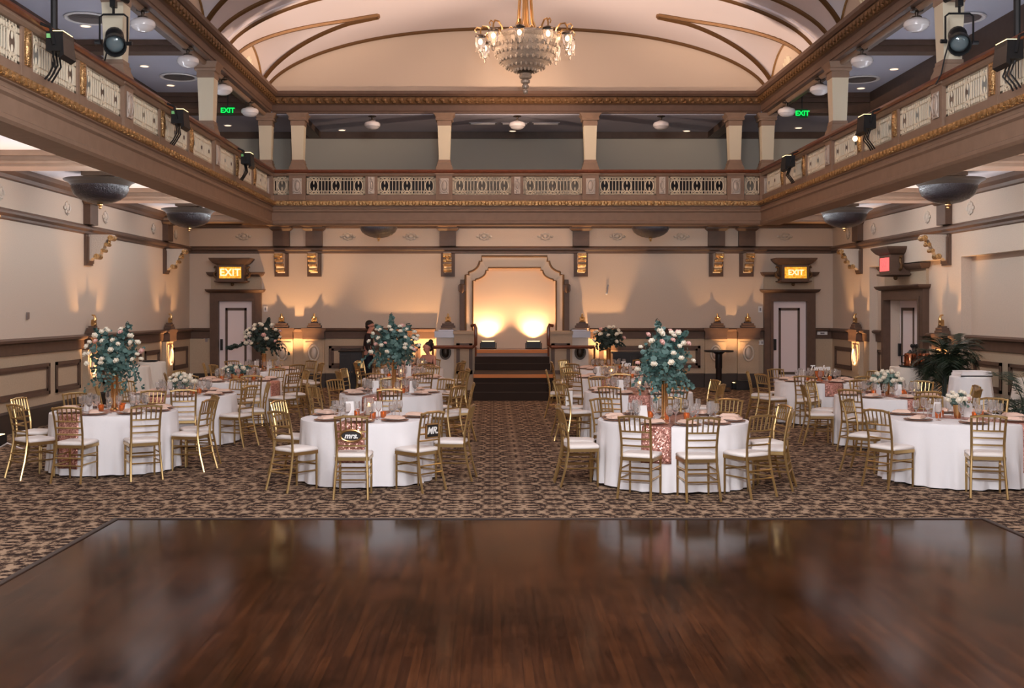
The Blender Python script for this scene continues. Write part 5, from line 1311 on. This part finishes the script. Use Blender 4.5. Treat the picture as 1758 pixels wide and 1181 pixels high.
def head(P, E, neck, f, up=.0):      # f: facing direction (x,y)
    n = Vector(P[neck][:3]); fx, fy = f
    h = chain(P, E, neck, [(n.x+fx*.02, n.y+fy*.02, n.z+.075, .072), (n.x+fx*.025, n.y+fy*.025, n.z+.15, .092), (n.x+fx*.015, n.y+fy*.015, n.z+.215, .075)])
    chain(P, E, h-2, [(n.x+fx*.085, n.y+fy*.085, n.z+.06, .03)])                  # chin
    chain(P, E, h-1, [(n.x+fx*.115, n.y+fy*.115, n.z+.118, .013)])                # nose
    for sg in (-1, 1): chain(P, E, h-1, [(n.x-fy*sg*.095, n.y+fx*sg*.095, n.z+.125, .018)])   # ears
    return n
def face_bits(parent, n, f):
    fx, fy = f
    for sg in (-1, 1):
        MB().ball((n.x+fx*.108-fy*sg*.034, n.y+fy*.108+fx*sg*.034, n.z+.14), (.013,.013,.008), 8, 6).build('eye', 'hair', parent)
    MB().ball((n.x+fx*.112, n.y+fy*.112, n.z+.078), (.012+.014*abs(fy),.012+.014*abs(fx),.007), 8, 6).build('mouth', 'copper', parent)
# standing man
man = thing('person', 'man in a dark shirt standing in profile behind the dark cabinet', 'person', (PX(632,28.25), 28.25, 0))
P = [(0,0,.96,.13,.11)]; E = []
ch_ = chain(P, E, 0, [(0,0,1.14,.125,.105),(.01,0,1.34,.15,.115)]); nk = chain(P, E, ch_, [(.02,0,1.49,.07),(.045,0,1.545,.052)])
for sg in (-1, 1):
    w = chain(P, E, ch_, [(.01,sg*.17,1.42,.062),(.0,sg*.23,1.13,.045),(.16,sg*.20,.95,.034)]); hand(P, E, w, (.8,0,-.35), sg)
    chain(P, E, 0, [(0,sg*.10,.86,.092),(.02,sg*.11,.50,.062),(0,sg*.11,.09,.045),(.13,sg*.12,.04,.04)])
n = head(P, E, nk, (1.0, -.12)); skin_mesh('body', P, E, 'skin', man); face_bits(man, n, (1.0,-.12))
P = [(0,0,.93,.15,.13)]; E = []; ch_ = chain(P, E, 0, [(0,0,1.14,.145,.125),(.01,0,1.34,.17,.135)]); chain(P, E, ch_, [(.025,0,1.485,.085)])
for sg in (-1, 1): chain(P, E, ch_, [(.01,sg*.175,1.42,.078),(.0,sg*.235,1.13,.062),(.13,sg*.205,.98,.048)])
skin_mesh('shirt', P, E, 'shirt', man)
P = [(0,0,.97,.145,.13)]; E = []
for sg in (-1, 1): chain(P, E, 0, [(0,sg*.10,.84,.108),(.02,sg*.11,.50,.08),(0,sg*.11,.10,.066)])
skin_mesh('trousers', P, E, 'pants', man)
for sg in (-1, 1): MB().ball((.06,sg*.115,.045),(.14,.05,.045),10,6).build('shoe', 'black', man)
hb = MB().ball((n.x-.012, n.y, n.z+.185), (.108,.098,.098), 14, 10); hb.v = [v for v in hb.v]
hb.ball((n.x-.05, n.y, n.z+.12), (.07,.09,.08), 12, 8); hb.build('hair', 'hair', man)
# seated woman
bx, by, brz = seat_xy('B4', 1)
wo = thing('person', 'woman with an updo seated at the farthest table left of the aisle', 'person', (bx, by, 0))
dv = Vector((T['B4'][0]-bx, T['B4'][1]-by, 0)).normalized(); fx, fy = dv.x, dv.y; sx_, sy_ = -fy, fx
def L(f, s, z, *r): return (fx*f+sx_*s, fy*f+sy_*s, z, *r)
P = [L(-.02,0,.60,.13,.11)]; E = []
ch_ = chain(P, E, 0, [L(.0,0,.76,.105,.09), L(.02,0,.92,.125,.10)]); nk = chain(P, E, ch_, [L(.03,0,1.03,.055), L(.045,0,1.075,.042)])
for sg in (-1, 1):
    w = chain(P, E, ch_, [L(.02,sg*.145,.985,.050), L(.06,sg*.20,.74,.037), L(.24,sg*.12,.80,.027)]); hand(P, E, w, (fx,fy,.05), sg)
    chain(P, E, 0, [L(.08,sg*.09,.575,.085), L(.20,sg*.10,.56,.06), L(.16,sg*.10,.10,.04), L(.24,sg*.10,.04,.032)])
hd = Vector((-.92, -.38)).normalized(); n = head(P, E, nk, (hd.x, hd.y)); skin_mesh('body', P, E, 'skin', wo); face_bits(wo, n, (hd.x, hd.y))
P = [L(-.02,0,.58,.145,.13)]; E = []; ch_ = chain(P, E, 0, [L(0,0,.76,.12,.105), L(.02,0,.91,.138,.115)])
for sg in (-1, 1):
    chain(P, E, ch_, [L(.02,sg*.10,.99,.045)]); chain(P, E, 0, [L(.08,sg*.09,.575,.105), L(.19,sg*.10,.56,.08), L(.17,sg*.10,.36,.07)])
skin_mesh('dress', P, E, 'shirt', wo)
hb = MB().ball((n.x+.02, n.y+.01, n.z+.175), (.098,.098,.098), 14, 10).ball((n.x+.06, n.y+.02, n.z+.11), (.06,.06,.07), 10, 8).ball((n.x+.07, n.y+.03, n.z+.27), (.055,.05,.055), 10, 8)
hb.tube([(n.x+.07,n.y+.03,n.z+.26),(n.x+.12,n.y+.02,n.z+.22),(n.x+.14,n.y,n.z+.16)], [.03,.02,.008], 6); hb.build('hair', 'hair', wo)

# ---------------------------------------------------------------- light, world, camera
fl = lamp('camera_flash', 'SPOT', (.25, .25, 2.6), 1950, (.94, .95, 1.02), spot_size=math.radians(100), spot_blend=.6, shadow_soft_size=.05)
fl.rotation_euler = Vector((0.02, 1, .06)).to_track_quat('-Z','Y').to_euler()
def area(name, loc, aim, e, col, sx, sy):
    o = lamp(name, 'AREA', loc, e, col, shape='RECTANGLE', size=sx, size_y=sy)
    o.rotation_euler = (Vector(aim)-Vector(loc)).to_track_quat('-Z','Y').to_euler(); return o
# added soft point lamp in mid-air, standing in for bounced flash
lamp('bounce_fill', 'POINT', (X0, 6.4, 5.5), 1350, (.98, .96, .97), shadow_soft_size=.9)
# added fill strips with no fixture, beside the balcony beams, to brighten the walls
def fill_strip(name, p0, p1, d, e, col):
    m = (Vector(p0)+Vector(p1))/2; L = (Vector(p1)-Vector(p0)).length
    l = bpy.data.lights.new(name, 'AREA'); l.shape = 'RECTANGLE'; l.size = L; l.size_y = .06; l.energy = e; l.color = col
    o = bpy.data.objects.new(name, l); COL.objects.link(o); o.location = m
    x = (Vector(p1)-Vector(p0)).normalized(); z = -Vector(d).normalized(); y = z.cross(x)
    o.rotation_euler = Matrix((x, y, z)).transposed().to_euler()
FILL_TINT = (.90, .97, 1.0)
fill_strip('wall_fill_left', (BXL-.48, 7, 4.10), (BXL-.48, 26.3, 4.10), (-1, 0, -.12), 128, FILL_TINT)
fill_strip('wall_fill_right', (BXR+.48, 7, 4.10), (BXR+.48, 26.3, 4.10), (1, 0, -.12), 128, FILL_TINT)
fill_strip('wall_fill_back', (BXL, YB+.5, 4.24), (BXR, YB+.5, 4.24), (0, 1, .35), 42, (.87,.95,.95))
for nm, xa, xb in (('left', XL+.25, BXL-.5), ('right', BXR+.5, XR-.25)):
    o = area('ceiling_fill_'+nm, ((xa+xb)/2, 17.5, 4.22), ((xa+xb)/2, 17.5, 9), 62, (1,.96,1), xb-xa, 19); o.rotation_euler = (PI, 0, 0)  # added upward fill sheet without a fixture, brightens the ceiling under the balcony
fill_strip('gallery_fill_left', (BXL-1.2, 9, 4.95), (BXL-1.2, 25, 4.95), (0, 0, 1), 68, (.88,.92,1))  # added strips on both sides, no fixtures, to lift the gallery ceilings
fill_strip('gallery_fill_right', (BXR+1.2, 9, 4.95), (BXR+1.2, 25, 4.95), (0, 0, 1), 68, (.88,.92,1))
# warm beams of the balcony floodlights up into the vault
for (x, y, z), aim, e in (((BXL+.25, 18.4, 5.5), (2.2, 22.3, 9.0), 10500), ((BXR-.25, 18.6, 5.5), (-1.1, 22.3, 9.0), 10500), ((BXL+.25, 22.5, 5.5), (3.5, 27, 8.0), 2200), ((BXR-.25, 23, 5.5), (-2.2, 27, 8.0), 2200)):
    o = lamp('floodlight_beam', 'SPOT', (x, y, z), e, (1,.71,.52), spot_size=math.radians(42), spot_blend=1.0, shadow_soft_size=.1)
    o.rotation_euler = (Vector(aim)-Vector((x,y,z))).to_track_quat('-Z','Y').to_euler()
w = bpy.data.worlds.new('hall_air'); SC.world = w; w.use_nodes = True
w.node_tree.nodes['Background'].inputs[0].default_value = (.9,.8,.75,1); w.node_tree.nodes['Background'].inputs[1].default_value = .05
cam = bpy.data.cameras.new('camera'); co = bpy.data.objects.new('camera', cam); COL.objects.link(co)
co.location = (0, 0, H); co.rotation_euler = (PI/2, 0, 0)
cam.sensor_fit = 'HORIZONTAL'; cam.sensor_width = 36.0; cam.lens = F/1758*36.0
cam.shift_x = (879-CX)/1758.0; cam.shift_y = -(590.5-CY)/1758.0
cam.clip_end = 200; SC.camera = co
vs_ = SC.view_settings; vs_.view_transform = 'Standard'; vs_.look = 'None'; vs_.exposure = 0.0; vs_.gamma = 1.0
try: vs_.use_curve_mapping = False
except Exception: pass
